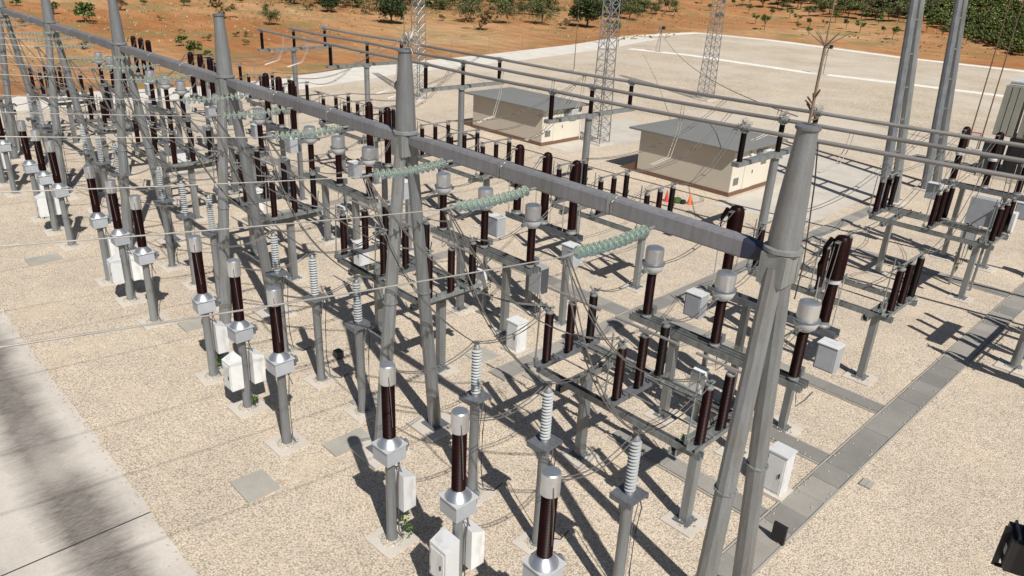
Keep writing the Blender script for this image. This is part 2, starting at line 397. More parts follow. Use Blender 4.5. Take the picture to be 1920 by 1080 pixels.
# ------------------------------------------------------------------ A-frame gantry
def gantry_col(k):
    t = thing('gantry_column', ['nearest A-frame gantry column, topped by a forked lightning rod',
        'A-frame gantry column left of the first, with a thin rod on its cone top', 'third A-frame gantry column from the right, plain tapered cone top',
        'fourth A-frame gantry column from the right, cone reaching the top edge', 'fifth A-frame gantry column, slim in the upper left',
        'last A-frame gantry column at the left edge of the photo'][k], 'gantry column', (-10*k, 0, 0), 0, 'gantry columns carrying the long beam')
    for s in (-1, 1):
        fo = .17 if k == 0 else 0
        g = MB().tube((fo, s*.99+fo*.8, .12), (0, s*.15, 8.78), .205, .155, 10).build('leg', 'galv', t)
        MB().bx(fo-.3, fo+.3, s*.99-.3+fo*.8, s*.99+.3+fo*.8, .10, .14).build('base_plate', 'galv_dark', g, smooth=False)
        for fz in (4.6,):
            q = (fz-.12)/8.66; cx_, cy_ = fo*(1-q), s*(.99-.84*q)+fo*.8*(1-q); rr_ = .205-.05*q
            fm = MB().lathe([(rr_+.003, 0), (rr_+.03, .005), (rr_+.03, .035), (rr_+.003, .04)], (cx_, cy_, fz), 16)
            for b in range(10): fm.lathe([(.01, -.015), (.01, .055)], (cx_+(rr_+.018)*cos(b*.628), cy_+(rr_+.018)*sin(b*.628), fz), 6)
            fm.build('leg_flange', 'galv_dull', g)
        f = MB(); f.bx(fo-.62, fo+.62, s*.99-.62+fo*.8, s*.99+.62+fo*.8, -.1, .10); f.build('footing', 'pad_concrete', t, smooth=False)
    MB().lathe([(.28, 0), (.31, .02), (.31, .08), (.27, .1)], (0, 0, 9.02), 20).build('collar', 'galv_dull', t)
    b = MB(); b.bx(-.22, .22, -.28, .28, 8.5, 9.02); b.build('head_box', 'galv_dull', t, smooth=False)
    MB().lathe([(.26, 0), (.225, .8), (.155, 1.85)], (0, 0, 9.12), 12).build('cone', 'galv', t)
    MB().lathe([(.17, 0), (.19, .02), (.19, .06), (.15, .08)], (0, 0, 10.95), 16).build('top_flange', 'galv_dark', t)
    if k == 0:
        MB().tube((0, 0, 11.05), (0, 0, 12.15), .022).tube((0, 0, 12.1), (0, 0, 12.95), .013, .006).build('lightning_rod', 'dry_wood', t)
        m = MB()
        for a in range(6): m.tube((0, 0, 12.15), (.32*cos(a*pi/3+.4), .32*sin(a*pi/3+.4), 12.36), .012, .004, 6)
        m.build('rod_spikes', 'dry_wood', t)
        m = MB()
        for a in range(9):
            th = a*2*pi/9; m.bar((.03*cos(th), .03*sin(th), 11.05+.05*a), (.12*cos(th), .12*sin(th), 11.08+.06*a), .02, .02)
        m.build('rod_clamp', 'rust', t)
        m = MB(); m.path([(.17, .05, 10.8), (.23, .1, 10.2), (.25, .2, 9.4), (.33, .1, 8.9), (.25, .25, 8.2)], .011)
        m.build('earth_cable', 'cable_black', t)
    if k == 1:
        MB().tube((0, 0, 11.0), (-.02, 0, 11.85), .02, .01).build('lightning_rod', 'dry_wood', t)
        m = MB(); m.bar((-.2, .1, 10.3), (-.55, .3, 10.25), .05, .05); m.lathe([(.05, 0), (.17, .3)], (-.5, .3, 10.2), 12, (-.7, .3, -.5)); m.build('flood_lamp', 'galv_dull', t)
    return t
GC = [gantry_col(k) for k in range(NB)]
def beam(k):
    x1 = -10*k-.24; x0 = -10*(k+1)+.24
    t = thing('gantry_beam', ['long grey gantry beam of the first span with dark blue end by the right column', 'gantry beam of the second span, between second and third columns',
        'gantry beam of the third span from the right', 'gantry beam of the fourth span from the right', 'gantry beam of the fifth span at the upper left', ''][k], 'gantry beam', (x0, 0, 0), 0, 'gantry beams')
    L = x1-x0
    def prism(a, b, ra, rb):
        pr = [(-1, -.8), (-.8, -1), (.8, -1), (1, -.8), (1, .72), (.8, 1), (-.8, 1), (-1, .72)]
        vs = [(a, p*ra*.78, 8.9+q*ra) for p, q in pr]+[(b, p*rb*.78, 8.9+q*rb) for p, q in pr]
        return MB().add(vs, [(i, (i+1) % 8, 8+(i+1) % 8, 8+i) for i in range(8)]+[tuple(range(7, -1, -1)), tuple(range(8, 16))])
    prism(0, .9, .11, .17).build('beam_end', 'beam_grey', t, smooth=False)
    for a, b in ((.9, L*.34), (L*.34+.03, L*.66), (L*.66+.03, L-.9 if k else L-.4)): prism(a, b, .17, .17).build('beam_section', 'beam_grey', t, smooth=False)
    prism(L-(.9 if k else .4), L, .17, .12).build('beam_end', 'beam_blue' if k == 0 else 'beam_grey', t, smooth=False)
    for a in (L*.34+.015, L*.66+.015):
        prism(a-.03, a+.03, .182, .182).build('joint_band', 'galv_dull', t)
        MB().path([(a+.1, -.15, 8.8), (a+.1, -.16, 9.0), (a+.12, -.05, 9.09), (a+.1, .12, 9.08), (a+.1, .16, 8.95)], .01).build('strap', 'cable_light', t)
for k in range(NB-1): beam(k)

# ------------------------------------------------------------------ brown voltage transformers (front row)
def footing(parent, x=0, y=0, s=.48, h=.05):
    m = MB(); m.bx(x-s, x+s, y-s, y+s, -.1, h); o = m.build('footing', 'pad_concrete', parent, smooth=False)
    m = MB(); r = random.Random(5)
    m.lathe([(s*.62, 0), (s*.55, .02), (.1, .03)], (x, y, h), 9)
    for i in range(34):
        a = r.uniform(0, 2*pi); d = r.uniform(.1, s*.72); q = r.uniform(.02, .05)
        m.lathe([(q*.6, 0), (q, q*.4), (q*.5, q*.9)], (x+d*cos(a), y+d*sin(a), h), 5, (r.uniform(-.4, .4), r.uniform(-.4, .4), 1))
    m.build('rubble', 'rubble', o, smooth=False)
    return o
def jbox(parent, sy):
    m = MB(); y0, y1 = (.17, .54) if sy > 0 else (-.54, -.17)
    z0, z1 = .9, 1.78; zi = 1.95
    # slanted roof box
    zo0, zo1 = (zi, z1) if sy > 0 else (z1, zi)
    vs = [(-.27, y0, z0), (.27, y0, z0), (.27, y1, z0), (-.27, y1, z0), (-.27, y0, zo0), (.27, y0, zo0), (.27, y1, zo1), (-.27, y1, zo1)]
    m.add(vs, [(0,3,2,1),(4,5,6,7),(0,1,5,4),(1,2,6,5),(2,3,7,6),(3,0,4,7)])
    o = m.build('junction_box', 'box_white', parent, smooth=False); o['opt'] = 'box%+d' % sy
    d = MB(); ye = y1 if sy > 0 else y0
    d.bx(-.22, .22, ye-(.0 if sy > 0 else .012), ye+(.012 if sy > 0 else 0), z0+.05, 1.68)
    d.build('door', 'box_white', o, smooth=False)
    MB().bx(.10, .13, ye-.03, ye+.03, 1.25, 1.36).build('latch', 'black', o, smooth=False)
    h = MB()
    for z in (z0+.15, 1.5): h.bx(-.235, -.205, ye-.028, ye+.028, z, z+.09)
    h.build('hinges', 'galv_dull', o, smooth=False)
    h = MB(); h.tube((.05, (y0+y1)/2, z0-.14), (.05, (y0+y1)/2, z0), .03); h.build('cable_gland', 'cable_black', o)
    return o
def vt():
    t = thing('voltage_transformer', '', 'transformer', group='brown voltage transformers along the gravel edge')
    footing(t)
    p = MB(); p.lathe([(.16, 0), (.15, .05), (.13, .12), (.115, 2.35)], (0, 0, .05), 8, off=.5); p.build('post', 'galv', t)
    m = MB(); m.box((0, 0, 2.4), (.42, .42, .05)); m.build('mounting_plate', 'galv_dark', t, smooth=False)
    m = MB(); m.bx(-.27, .27, -.27, .27, 2.43, 2.82); m.build('tank', 'box_grey', t, smooth=False)
    m = MB(); m.bx(-.3, .3, -.3, .3, 2.82, 2.85); lid = m.build('lid', 'cast_paint', t, smooth=False)
    MB().lathe([(.29, 0), (.27, .03), (.17, .14), (.13, .17), (.13, .2)], (0, 0, 2.85), 28).build('dish', 'cast', t)
    MB().sheds((0, 0, 3.04), 1.42, .152, .034, .9, 20).build('insulator', 'porcelain_brown', t)
    MB().lathe([(.165, 0), (.18, .02), (.18, .43), (.173, .46), (.15, .48), (.07, .485)], (0, 0, 4.44), 28).build('cap', 'cast', t)
    m = MB(); m.bx(-.13, .13, .27, .42, 2.5, 2.76); m.tube((.0, .42, 2.63), (0, .5, 2.63), .1, .1, 12); m.build('terminal_box', 'galv_dark', t)
    m = MB()
    m.path([(.08, .2, 2.45), (.14, .16, 2.2), (.12, .12, 1.7), (.13, .12, .3), (.2, .18, .08)], .016)
    m.path([(-.05, .2, 2.45), (.02, .24, 2.1), (.05, .3, 1.9)], .014)
    m.path([(.16, -.1, 4.7), (.22, -.1, 4.2), (.2, -.05, 3.4)], .01)
    m.build('cabling', 'cable', t)
    jbox(t, 1); jbox(t, -1); return t
proto = vt(); KID[proto.name] = None
VTL = {}; rv0 = random.Random(7)
for k in range(NB):
    for j in range(3):
        sk = {0: ('box+1', 'box-1'), 1: (), 2: ('box-1',)}[j]
        look = ['without boxes on its post', 'with two white boxes on its post', 'with one white box on its post'][j]
        lab = 'brown silver-capped transformer %s, front row, %s' % (look, bay(k))
        VTL[k, j] = dup(proto, (-10*k+PH[j], -2.8, 0), 0, lab, sk); VTL[k, j].rotation_euler = (radians(rv0.gauss(0, .3)), radians(rv0.gauss(0, .3)), radians(rv0.gauss(0, 2.5)))
for c in [c for c in COL.objects if c.parent == proto]:
    for d in [d for d in COL.objects if d.parent == c]: bpy.data.objects.remove(d)
    bpy.data.objects.remove(c)
bpy.data.objects.remove(proto)

# ------------------------------------------------------------------ grey surge arresters (second row)
def arrester():
    t = thing('surge_arrester', '', 'surge arrester', group='grey surge arresters behind the front row')
    footing(t, s=.45)
    MB().lathe([(.2, 0), (.2, .03), (.14, .05), (.125, .3), (.125, 2.95)], (0, 0, .05), 12).build('post', 'galv', t)
    m = MB(); m.box((0, 0, 3.03), (.56, .5, .06)); m.bar((-.28, -.28, 3.0), (.28, -.28, 3.0), .05, .14); m.bar((-.28, .28, 3.0), (.28, .28, 3.0), .05, .14); m.build('bracket', 'galv_dark', t, smooth=False)
    MB().sheds((0, 0, 3.14), 1.24, .125, .078, .5, 20).build('insulator', 'porcelain_grey', t)
    MB().lathe([(.09, 0), (.1, .02), (.1, .08)], (0, 0, 3.06), 16).build('base_ring', 'cast', t)
    m = MB(); m.lathe([(.08, 0), (.09, .02), (.07, .07), (.02, .14)], (0, 0, 4.38), 14); m.box((0, 0, 4.54), (.07, .14, .05)); m.build('terminal', 'galv_dull', t)
    m = MB(); m.box((-.2, .2, 2.5), (.2, .16, .3)); m.build('counter_box', 'galv_dull', t, smooth=False)
    m = MB(); m.path([(.08, .1, 3.1), (.17, .12, 2.8), (.145, .05, 2.2), (.145, .05, .1)], .012); m.build('earth_strap', 'cable', t)
    return t
proto = arrester()
AR = {}; rv = random.Random(77)
for k in range(NB):
    for j in range(3):
        o = proto if (k, j) == (0, 0) else dup(proto)
        o.location = (-10*k+PH[j], -.22, 0)
        o['label'] = 'grey ribbed surge arrester on round post, %s of three in the %s' % (PHS[j], bay(k))
        AR[k, j] = o; o.rotation_euler = (radians(rv.gauss(0, .35)), radians(rv.gauss(0, .35)), radians(rv.gauss(0, 4)))

# ------------------------------------------------------------------ disconnectors
def disconnector(opened, posts, drive=True):
    t = thing('disconnector', '', 'disconnector', group='three-pole disconnectors on steel frames')
    for y in (-1.05, 1.05):
        MB().channel((-7.05, y, 2.92), (-1.85, y, 2.92), .16, .18, .02).build('frame_beam', 'galv_dull', t, smooth=False)
    for (px, py) in posts:
        footing(t, px, py, .46)
        MB().bx(px-.11, px+.11, py-.13, py+.13, .09, 2.62).build('post', 'galv', t, smooth=False)
        MB().bx(px-.22, px+.22, py-.24, py+.24, .05, .09).build('base_plate', 'galv_dark', t, smooth=False)
        m = MB(); m.channel((px, -1.2, 2.73), (px, 1.2, 2.73), .2, .18, .02); m.build('cross_beam', 'galv_dull', t, smooth=False)
    for j, x in enumerate(PH):
        MB().channel((x, -1.25, 3.09), (x, 1.25, 3.09), .24, .13, .02).build('pole_base', 'galv_dark' if j else 'galv_dull', t, smooth=False)
        for y in (-.9, 0, .9):
            MB().sheds((x, y, 3.18), 1.4, .12, .036, .88, 14).build('insulator', 'porcelain_brown' if y < .5 else 'porcelain_dark', t)
            m = MB().lathe([(.1, 0), (.11, .02), (.11, .05), (.05, .08)], (x, y, 4.58), 12)
            if y: m.box((x, y, 4.72), (.1, .3, .04)); m.bar((x-.05, y, 4.7), (x+.15, y+.1*(1 if y > 0 else -1), 4.85), .04, .02); m.bar((x, y, 4.7), (x-.16, y, 4.83), .03, .03)
            m.build('terminal', 'galv_dull', t)
        m = MB(); e = .95
        if opened: m.tube((x-e, 0, 4.76), (x+e, .02, 4.76), .035, .035, 10); m.box((x, 0, 4.72), (.3, .12, .06)); m.tube((x+e-.25, .02, 4.76), (x+e, .02, 4.76), .045)
        else: m.tube((x, -.95, 4.76), (x, .95, 4.76), .035, .035, 10); m.box((x, 0, 4.72), (.12, .3, .06))
        m.build('blade', 'tube_alu', t)
        MB().tube((x-.2, -1.12, 3.1), (x-.2, -1.05, 4.95), .022).box((x-.2, -1.1, 3.15), (.1, .1, .14)).build('earthing_blade', 'galv_dull', t)
        m = MB(); m.bar((x-.12, 1.1, 3.2), (x+.05, 1.1, 3.9), .03, .03); m.bar((x-.12, 1.1, 3.22), (x-.12, .4, 3.22), .03, .03); m.tube((x-.3, .45, 3.2), (x+.3, .45, 3.2), .025); m.build('linkage', 'galv_dark', t)
    MB().tube((-7.0, -.55, 3.22), (-1.9, -.55, 3.22), .022).build('drive_rod', 'galv_dull', t)
    m = MB(); m.tube((-7.0, .55, 3.2), (-1.9, .55, 3.2), .028)
    for i in range(12): m.bar((-6.8+i*.43, .45, 3.17), (-6.7+i*.43, .62, 3.25), .03, .05)
    m.build('drive_rod', 'galv_dull', t)
    return t
D1 = disconnector(True, [(-2.54, 0), (-6.16, 0)])
D2 = disconnector(False, [(-2.67, 0), (-6.4, 0)], False)
DL = {}
for k in range(NB):
    o = D1 if k == 0 else dup(D1); o.location = (-10*k, 3.25, 0); DL[k, 0] = o
    o['label'] = 'open disconnector frame with nine brown insulators behind the surge arresters, %s' % bay(k)
    o = D2 if k == 0 else dup(D2); o.location = (-10*k, 14.45, 0); DL[k, 1] = o
    o['label'] = 'closed disconnector frame with nine brown insulators beyond the circuit breaker, %s' % bay(k)
o = dup(D2, (0, 25.4, 0), 0, 'disconnector with nine brown insulators beyond the busbars at the far right')
o = dup(D2, (17.4, 25.2, 0), pi/2*0, 'disconnector at the right edge beside the long trench, mostly cut off')
o.rotation_euler[2] = pi/2; o.location = (3.0, 24.6, 0)

t = thing('support_post', 'lone galvanised post on a pale footing beside the long trench at the right edge', 'post', (.85, 19.9, 0))
footing(t, 0, 0, .55)
MB().lathe([(.26, 0), (.26, .04), (.17, .06), (.155, 3.2)], (0, 0, .05), 12).build('post', 'galv', t)
MB().bx(-.25, .25, -1.3, 1.3, 3.25, 3.42).build('crossbar', 'galv_dull', t, smooth=False)
for y in (-.95, 0, .95): MB().sheds((0, y, 3.42), 1.3, .12, .036, .88, 14).build('insulator', 'porcelain_brown', t)
# ------------------------------------------------------------------ current transformers on a shared frame
def ct():
    t = thing('current_transformer', '', 'transformer', group='silver-headed current transformers')
    MB().lathe([(.16, 0), (.16, .04), (.13, .06), (.13, .1)], (0, 0, 3.12), 16).build('base', 'galv_dull', t)
    MB().sheds((0, 0, 3.22), 1.35, .14, .034, .9, 20).build('insulator', 'porcelain_brown', t)
    MB().lathe([(.14, 0), (.18, .03), (.28, .12), (.325, .25), (.325, .33)], (0, 0, 4.57), 28).build('head_bowl', 'cast_paint', t)
    MB().lathe([(.35, 0), (.35, .03)], (0, 0, 4.9), 28).build('head_flange', 'galv_dark', t)
    MB().lathe([(.28, 0), (.28, .4), (.265, .46), (.21, .49), (.09, .5)], (0, 0, 4.93), 28).build('head_cap', 'cast', t)
    for s in (-1, 1): MB().box((0, .4*s, 4.75), (.1, .2, .12)).build('terminal', 'galv_dull', t)
    m = MB(); m.box((.0, .25, 3.28), (.26, .2, .24)); m.build('terminal_box', 'galv_dark', t, smooth=False)
    return t
proto = ct()
for k in range(NB):
    for j in range(3):
        o = proto if (k, j) == (0, 0) else dup(proto)
        o.location = (-10*k+PH[j], 6.88, 0)
        o['label'] = 'brown current transformer with round silver head, %s of three in the %s' % (PHS[j], bay(k))
def ct_frame():
    t = thing('equipment_stand', '', 'steel stand', group='steel stands under the current transformers')
    for y in (6.72, 7.04): MB().channel((-7.4, y-6.88, 3.02), (-1.7, y-6.88, 3.02), .16, .2, .02).build('frame_beam', 'galv_dull', t, smooth=False)
    for x in (-3.2, -5.8):
        footing(t, x, 0, .45)
        m = MB(); m.bx(x-.11, x+.11, -.13, .13, .09, 2.9); m.bx(x-.22, x+.22, -.24, .24, .05, .09); m.build('post', 'galv', t, smooth=False)
    m = MB(); z0, z1, zi = 1.2, 1.85, 2.0; x0, x1, y0, y1 = -5.2, -4.78, .2, .52
    m.add([(x0, y0, z0), (x1, y0, z0), (x1, y1, z0), (x0, y1, z0), (x0, y0, z1), (x1, y0, z1), (x1, y1, zi), (x0, y1, zi)], [(0,3,2,1),(4,5,6,7),(0,1,5,4),(1,2,6,5),(2,3,7,6),(3,0,4,7)])
    o = m.build('terminal_box', 'box_white', t, smooth=False)
    MB().bx(x0+.05, x1-.05, y0-.014, y0-.002, z0+.05, z1-.06).build('door', 'box_white', o, smooth=False)
    m = MB(); m.bx(-5.06, -4.94, .52, .64, .05, 2.95); m.bx(-5.25, -4.75, .35, .85, 0, .05); m.build('box_post', 'galv_dull', t, smooth=False)
    return t
proto = ct_frame()
for k in range(NB):
    o = proto if k == 0 else dup(proto); o.location = (-10*k, 6.88, 0)
    o['label'] = 'steel stand on two posts under the silver-headed transformers, %s' % bay(k)

# ------------------------------------------------------------------ circuit breakers
def breaker(xs, rc=.235):
    t = thing('circuit_breaker', '', 'circuit breaker', group='three-pole circuit breakers')
    xa, xb = xs[0]+.45, xs[2]-.45; xm = (xa+xb)/2
    MB().channel((xb, 0, 3.92), (xa, 0, 3.92), .34, .22, .025).build('frame_beam', 'galv_dark', t, smooth=False)
    for x in (xm+.95, xm-.95):
        footing(t, x, .45, .5)
        m = MB(); m.bx(x-.1, x+.1, .34, .56, .09, 3.8); m.bx(x-.22, x+.22, .22, .68, .05, .09); m.build('post', 'galv', t, smooth=False)
        m = MB(); m.bar((x, -.1, 3.8), (x, .5, 3.6), .08, .08); m.build('bracket', 'galv_dull', t, smooth=False)
    for x in xs:
        MB().lathe([(.2, 0), (.2, .04), (.16, .08), (.16, .16)], (x, 0, 4.03), 16).build('pole_foot', 'galv_dull', t)
        MB().sheds((x, 0, 4.19), 1.15, .155, .034, .9, 18).build('support_insulator', 'porcelain_brown', t)
        MB().lathe([(.15, 0), (.2, .03), (.2, .13), (.17, .16)], (x, 0, 5.34), 18).build('mid_flange', 'cast_paint', t)
        m = MB().sheds((x, 0, 5.5), 1.05, rc, .034, .93, 20); m.build('chamber', 'porcelain_brown', t)
        MB().lathe([(rc*.95, 0), (rc*.9, .07), (rc*.68, .15), (.04, .19)], (x, 0, 6.55), 20).build('chamber_cap', 'porcelain_brown', t)
        MB().box((x, -.25, 6.6), (.1, .3, .03)).build('terminal', 'galv_dull', t); MB().box((x, .27, 5.42), (.1, .3, .03)).build('terminal', 'galv_dull', t)
        if rc > .2: m = MB(); m.path([(x-.36, -.1, 5.4), (x-.42, -.1, 5.8), (x-.38, -.1, 6.3), (x-.25, -.1, 6.6)], .065, 10); m.build('capacitor', 'porcelain_dark', t)
        m = MB(); m.tube((x-.3, -.15, 4.05), (x-.33, -.15, 5.45), .018).build('gas_pipe', 'cable_light', t); MB().tube((x+.22, .1, 4.05), (x+.24, .1, 5.5), .014).build('gas_pipe', 'cable_light', t)
    for x in (xa+.1, xb-.1):
        m = MB(); m.bx(x-.28, x+.28, -.75, -.32, 3.1, 3.85); o = m.build('control_cabinet', 'box_grey', t, smooth=False)
        MB().bx(x-.24, x+.24, -.765, -.751, 3.14, 3.8).build('door', 'box_grey', o, smooth=False)
        MB().bx(x-.3, x+.3, -.78, -.3, 3.851, 3.88).build('rain_lid', 'box_white', o, smooth=False)
    m = MB(); m.bx(xm-.3, xm+.3, -.25, .2, 1.2, 2.3); m.build('mechanism_box', 'box_grey', t, smooth=False)
    m = MB()
    for q in (-.12, 0, .12): m.path([(xm+q, -.05, 1.2), (xm+q*1.3, 0, .7), (xm+q*.6, .05, .02)], .02)
    m.build('cabling', 'cable', t)
    return t
B0 = breaker([-2.3, -3.9, -5.5]); B1 = breaker([-1.85, -3.25, -4.7], .185)
B0.location = (0, 8.75, 0); B0['label'] = 'circuit breaker with three stout brown poles beside the nearest gantry column'
for k in range(1, NB):
    o = B1 if k == 1 else dup(B1); o.location = (-10*k, 8.75, 0)
    o['label'] = 'circuit breaker with three round-topped brown poles behind the gantry beam, %s' % bay(k)
o = dup(B1, (-.9, 30.2, 0), 0, 'circuit breaker with stout brown poles beyond the busbars at the far right')

# ------------------------------------------------------------------ kiosks and cabinets
def kiosk(i, x, y, h, lab):
    t = thing('control_cabinet', lab, 'cabinet', (x, y, 0), 0, 'white floor cabinets')
    MB().bx(-.4, .4, -.36, .36, -.05, .12).build('plinth', 'pad_concrete', t, smooth=False)
    MB().bx(-.27, .27, -.24, .24, .12, h).build('body', 'box_white', t, smooth=False)
    MB().bx(-.3, .3, -.27, .27, h, h+.05).build('lid', 'box_white', t, smooth=False)
    d = MB().bx(-.23, .23, -.255, -.241, .2, h-.08).build('door', 'box_white', t, smooth=False)
    MB().bx(.15, .18, -.28, -.256, h*.5, h*.5+.14).build('handle', 'black', d, smooth=False)
    for z in (.3, h*.85): MB().bx(-.26, -.22, -.262, -.24, z, z+.08).build('hinge', 'galv_dull', d, smooth=False)
kiosk(0, -1.6, 6.15, 1.35, 'white metal cabinet on a pale plinth at the foot of the nearest gantry column')
kiosk(1, -11.9, 6.25, 1.2, 'white metal cabinet beside the crossing of two cable trenches')
kiosk(2, -21.9, 6.25, 1.2, 'white metal cabinet in the third bay from the right')
kiosk(3, -31.9, 6.25, 1.2, 'white metal cabinet in the fourth bay from the right')
kiosk(4, -41.9, 6.25, 1.2, 'white metal cabinet in the fifth bay from the right')
kiosk(5, -1.1, 31.2, 1.4, 'grey-white cabinet at the right edge beyond the long trench')

# ------------------------------------------------------------------ bus supports and bus tubes
BX = [-11.9, -23.4, -34.9, -46.7, -57.8]
BYS = [(20.3, 23.9, 27.5), (19.8, 23.2, 26.9), (20.0, 23.2, 26.6), (20.1, 23.4, 26.7), (20.2, 23.2, 26.3)]
def bus_support(i):
    x = BX[i]; ys = BYS[i]; yc = ys[1]-.1
    t = thing('busbar_support', ['tall T-shaped busbar support behind the nearest gantry column', 'T-shaped busbar support between the two small buildings',
       'T-shaped busbar support left of the smaller building', 'fourth T-shaped busbar support from the right', 'farthest T-shaped busbar support at the left end of the tubes'][i], 'busbar support', (x, yc, 0), 0, 'busbar supports')
    footing(t, 0, 0, .7)
    MB().lathe([(.33, 0), (.33, .04), (.225, .06), (.205, 4.72)], (0, 0, .05), 14).build('post', 'galv', t)
    MB().lathe([(.34, 0), (.34, .06)], (0, 0, 4.78), 14).build('head_plate', 'galv_dull', t)
    MB().bx(-.19, .19, ys[0]-yc-.35, ys[2]-yc+.35, 4.85, 5.05).build('crossbar', 'galv_dull', t, smooth=False)
    for y in ys:
        MB().sheds((0, y-yc, 5.06), 1.3, .135, .036, .88, 14).build('insulator', 'porcelain_dark', t)
        m = MB().lathe([(.1, 0), (.13, .03), (.13, .08)], (0, y-yc, 6.36), 14); m.box((0, y-yc, 6.48), (.4, .12, .1))
        for a in range(8):
            th = a*pi/4; m.tube((.12*cos(th), y-yc+.12*sin(th), 6.42), (.2*cos(th), y-yc+.2*sin(th), 6.7), .014, .01, 5)
        m.build('clamp', 'galv_dull', t)
    return t
for i in range(5): bus_support(i)
PN = ['near', 'middle', 'far']
for p in range(3):
    t = thing('busbar_tube', 'long %s busbar tube running right across the yard on brown insulators' % {0: 'nearest', 1: 'middle', 2: 'farthest'}[p], 'busbar', group='overhead busbar tubes')
    ends = [(9.5, (22.9, 26.4, 30.2)[p])]+[(BX[i], BYS[i][p]) for i in range(5)]; ends[-1] = (BX[-1]-.6, ends[-1][1])
    for i in range(5):
        (xa, ya), (xb, yb) = ends[i], ends[i+1]
        pts = [(xa+(xb-xa)*q/8, ya+(yb-ya)*q/8, 6.6-.05*sin(pi*q/8)) for q in range(9)]
        MB().path(pts, .098, 12).build('tube_span', 'tube_alu', t)
    for i in range(5):
        MB().tube((BX[i]-.25, BYS[i][p], 6.6), (BX[i]+.25, BYS[i][p], 6.6), .125, .125, 12).build('tube_clamp', 'galv_dull', t)

# ------------------------------------------------------------------ glass strain strings and incoming lines
SX = [-2.38, -5.37, -8.05]
def string():
    t = thing('insulator_string', '', 'insulator string', group='glass insulator strings hanging from the gantry beam')
    m = MB(); n = 13; L = 1.92; p = L/n
    for i in range(n):
        t_ = (i+.2)/n; y_ = -.12-L*t_; z_ = -.22*t_*(1-t_)
        dz = -.22*(1-2*t_)/L; ax = (0, -1, dz)
        m.lathe([(.018, 0), (.035, .08*p), (.04, .2*p), (.105, .38*p), (.115, .44*p), (.1, .47*p), (.018, .5*p), (.018, 1.02*p)], (0, y_, z_), 14, ax)
    m.build('glass_discs', 'string_glass', t, ang=50)
    m = MB(); m.tube((0, .12, 0), (0, -.1, 0), .03); m.build('hanger', 'galv_dull', t); MB().tube((0, -2.02, 0), (0, -2.4, 0), .028).bar((-.12, -2.1, 0), (.12, -2.1, 0), .06, .03).build('clamp', 'galv_dull', t); return t
proto = string(); ST = {}
def sagline(a, b, sag, n=14):
    a = Vector(a); b = Vector(b); return [a.lerp(b, i/n)-Vector((0, 0, sag*4*(i/n)*(1-i/n))) for i in range(n+1)]
for k in range(NB):
    for j in range(3):
        if k == 5 and j: continue
        o = proto if (k, j) == (0, 0) else dup(proto)
        o.location = (-10*k+SX[j], .22-.42, 8.78); o.rotation_euler = (0, 0, 0)
        o['label'] = 'greenish glass insulator string on the beam, %s of three, %s' % (PHS[j], bay(k))
        x = o.location.x
        a = (x, -2.55, 8.78); b = (x-2.5*(k*.35+.2), -48, 17.5)
        m = MB().path(sagline(a, b, 1.0, 24), .011)
        tag(m.build('overhead_line', 'cable_light'), 'pale overhead line leaving left from the %s glass string, %s' % (PHS[j], bay(k)), 'overhead line', 'incoming overhead lines')
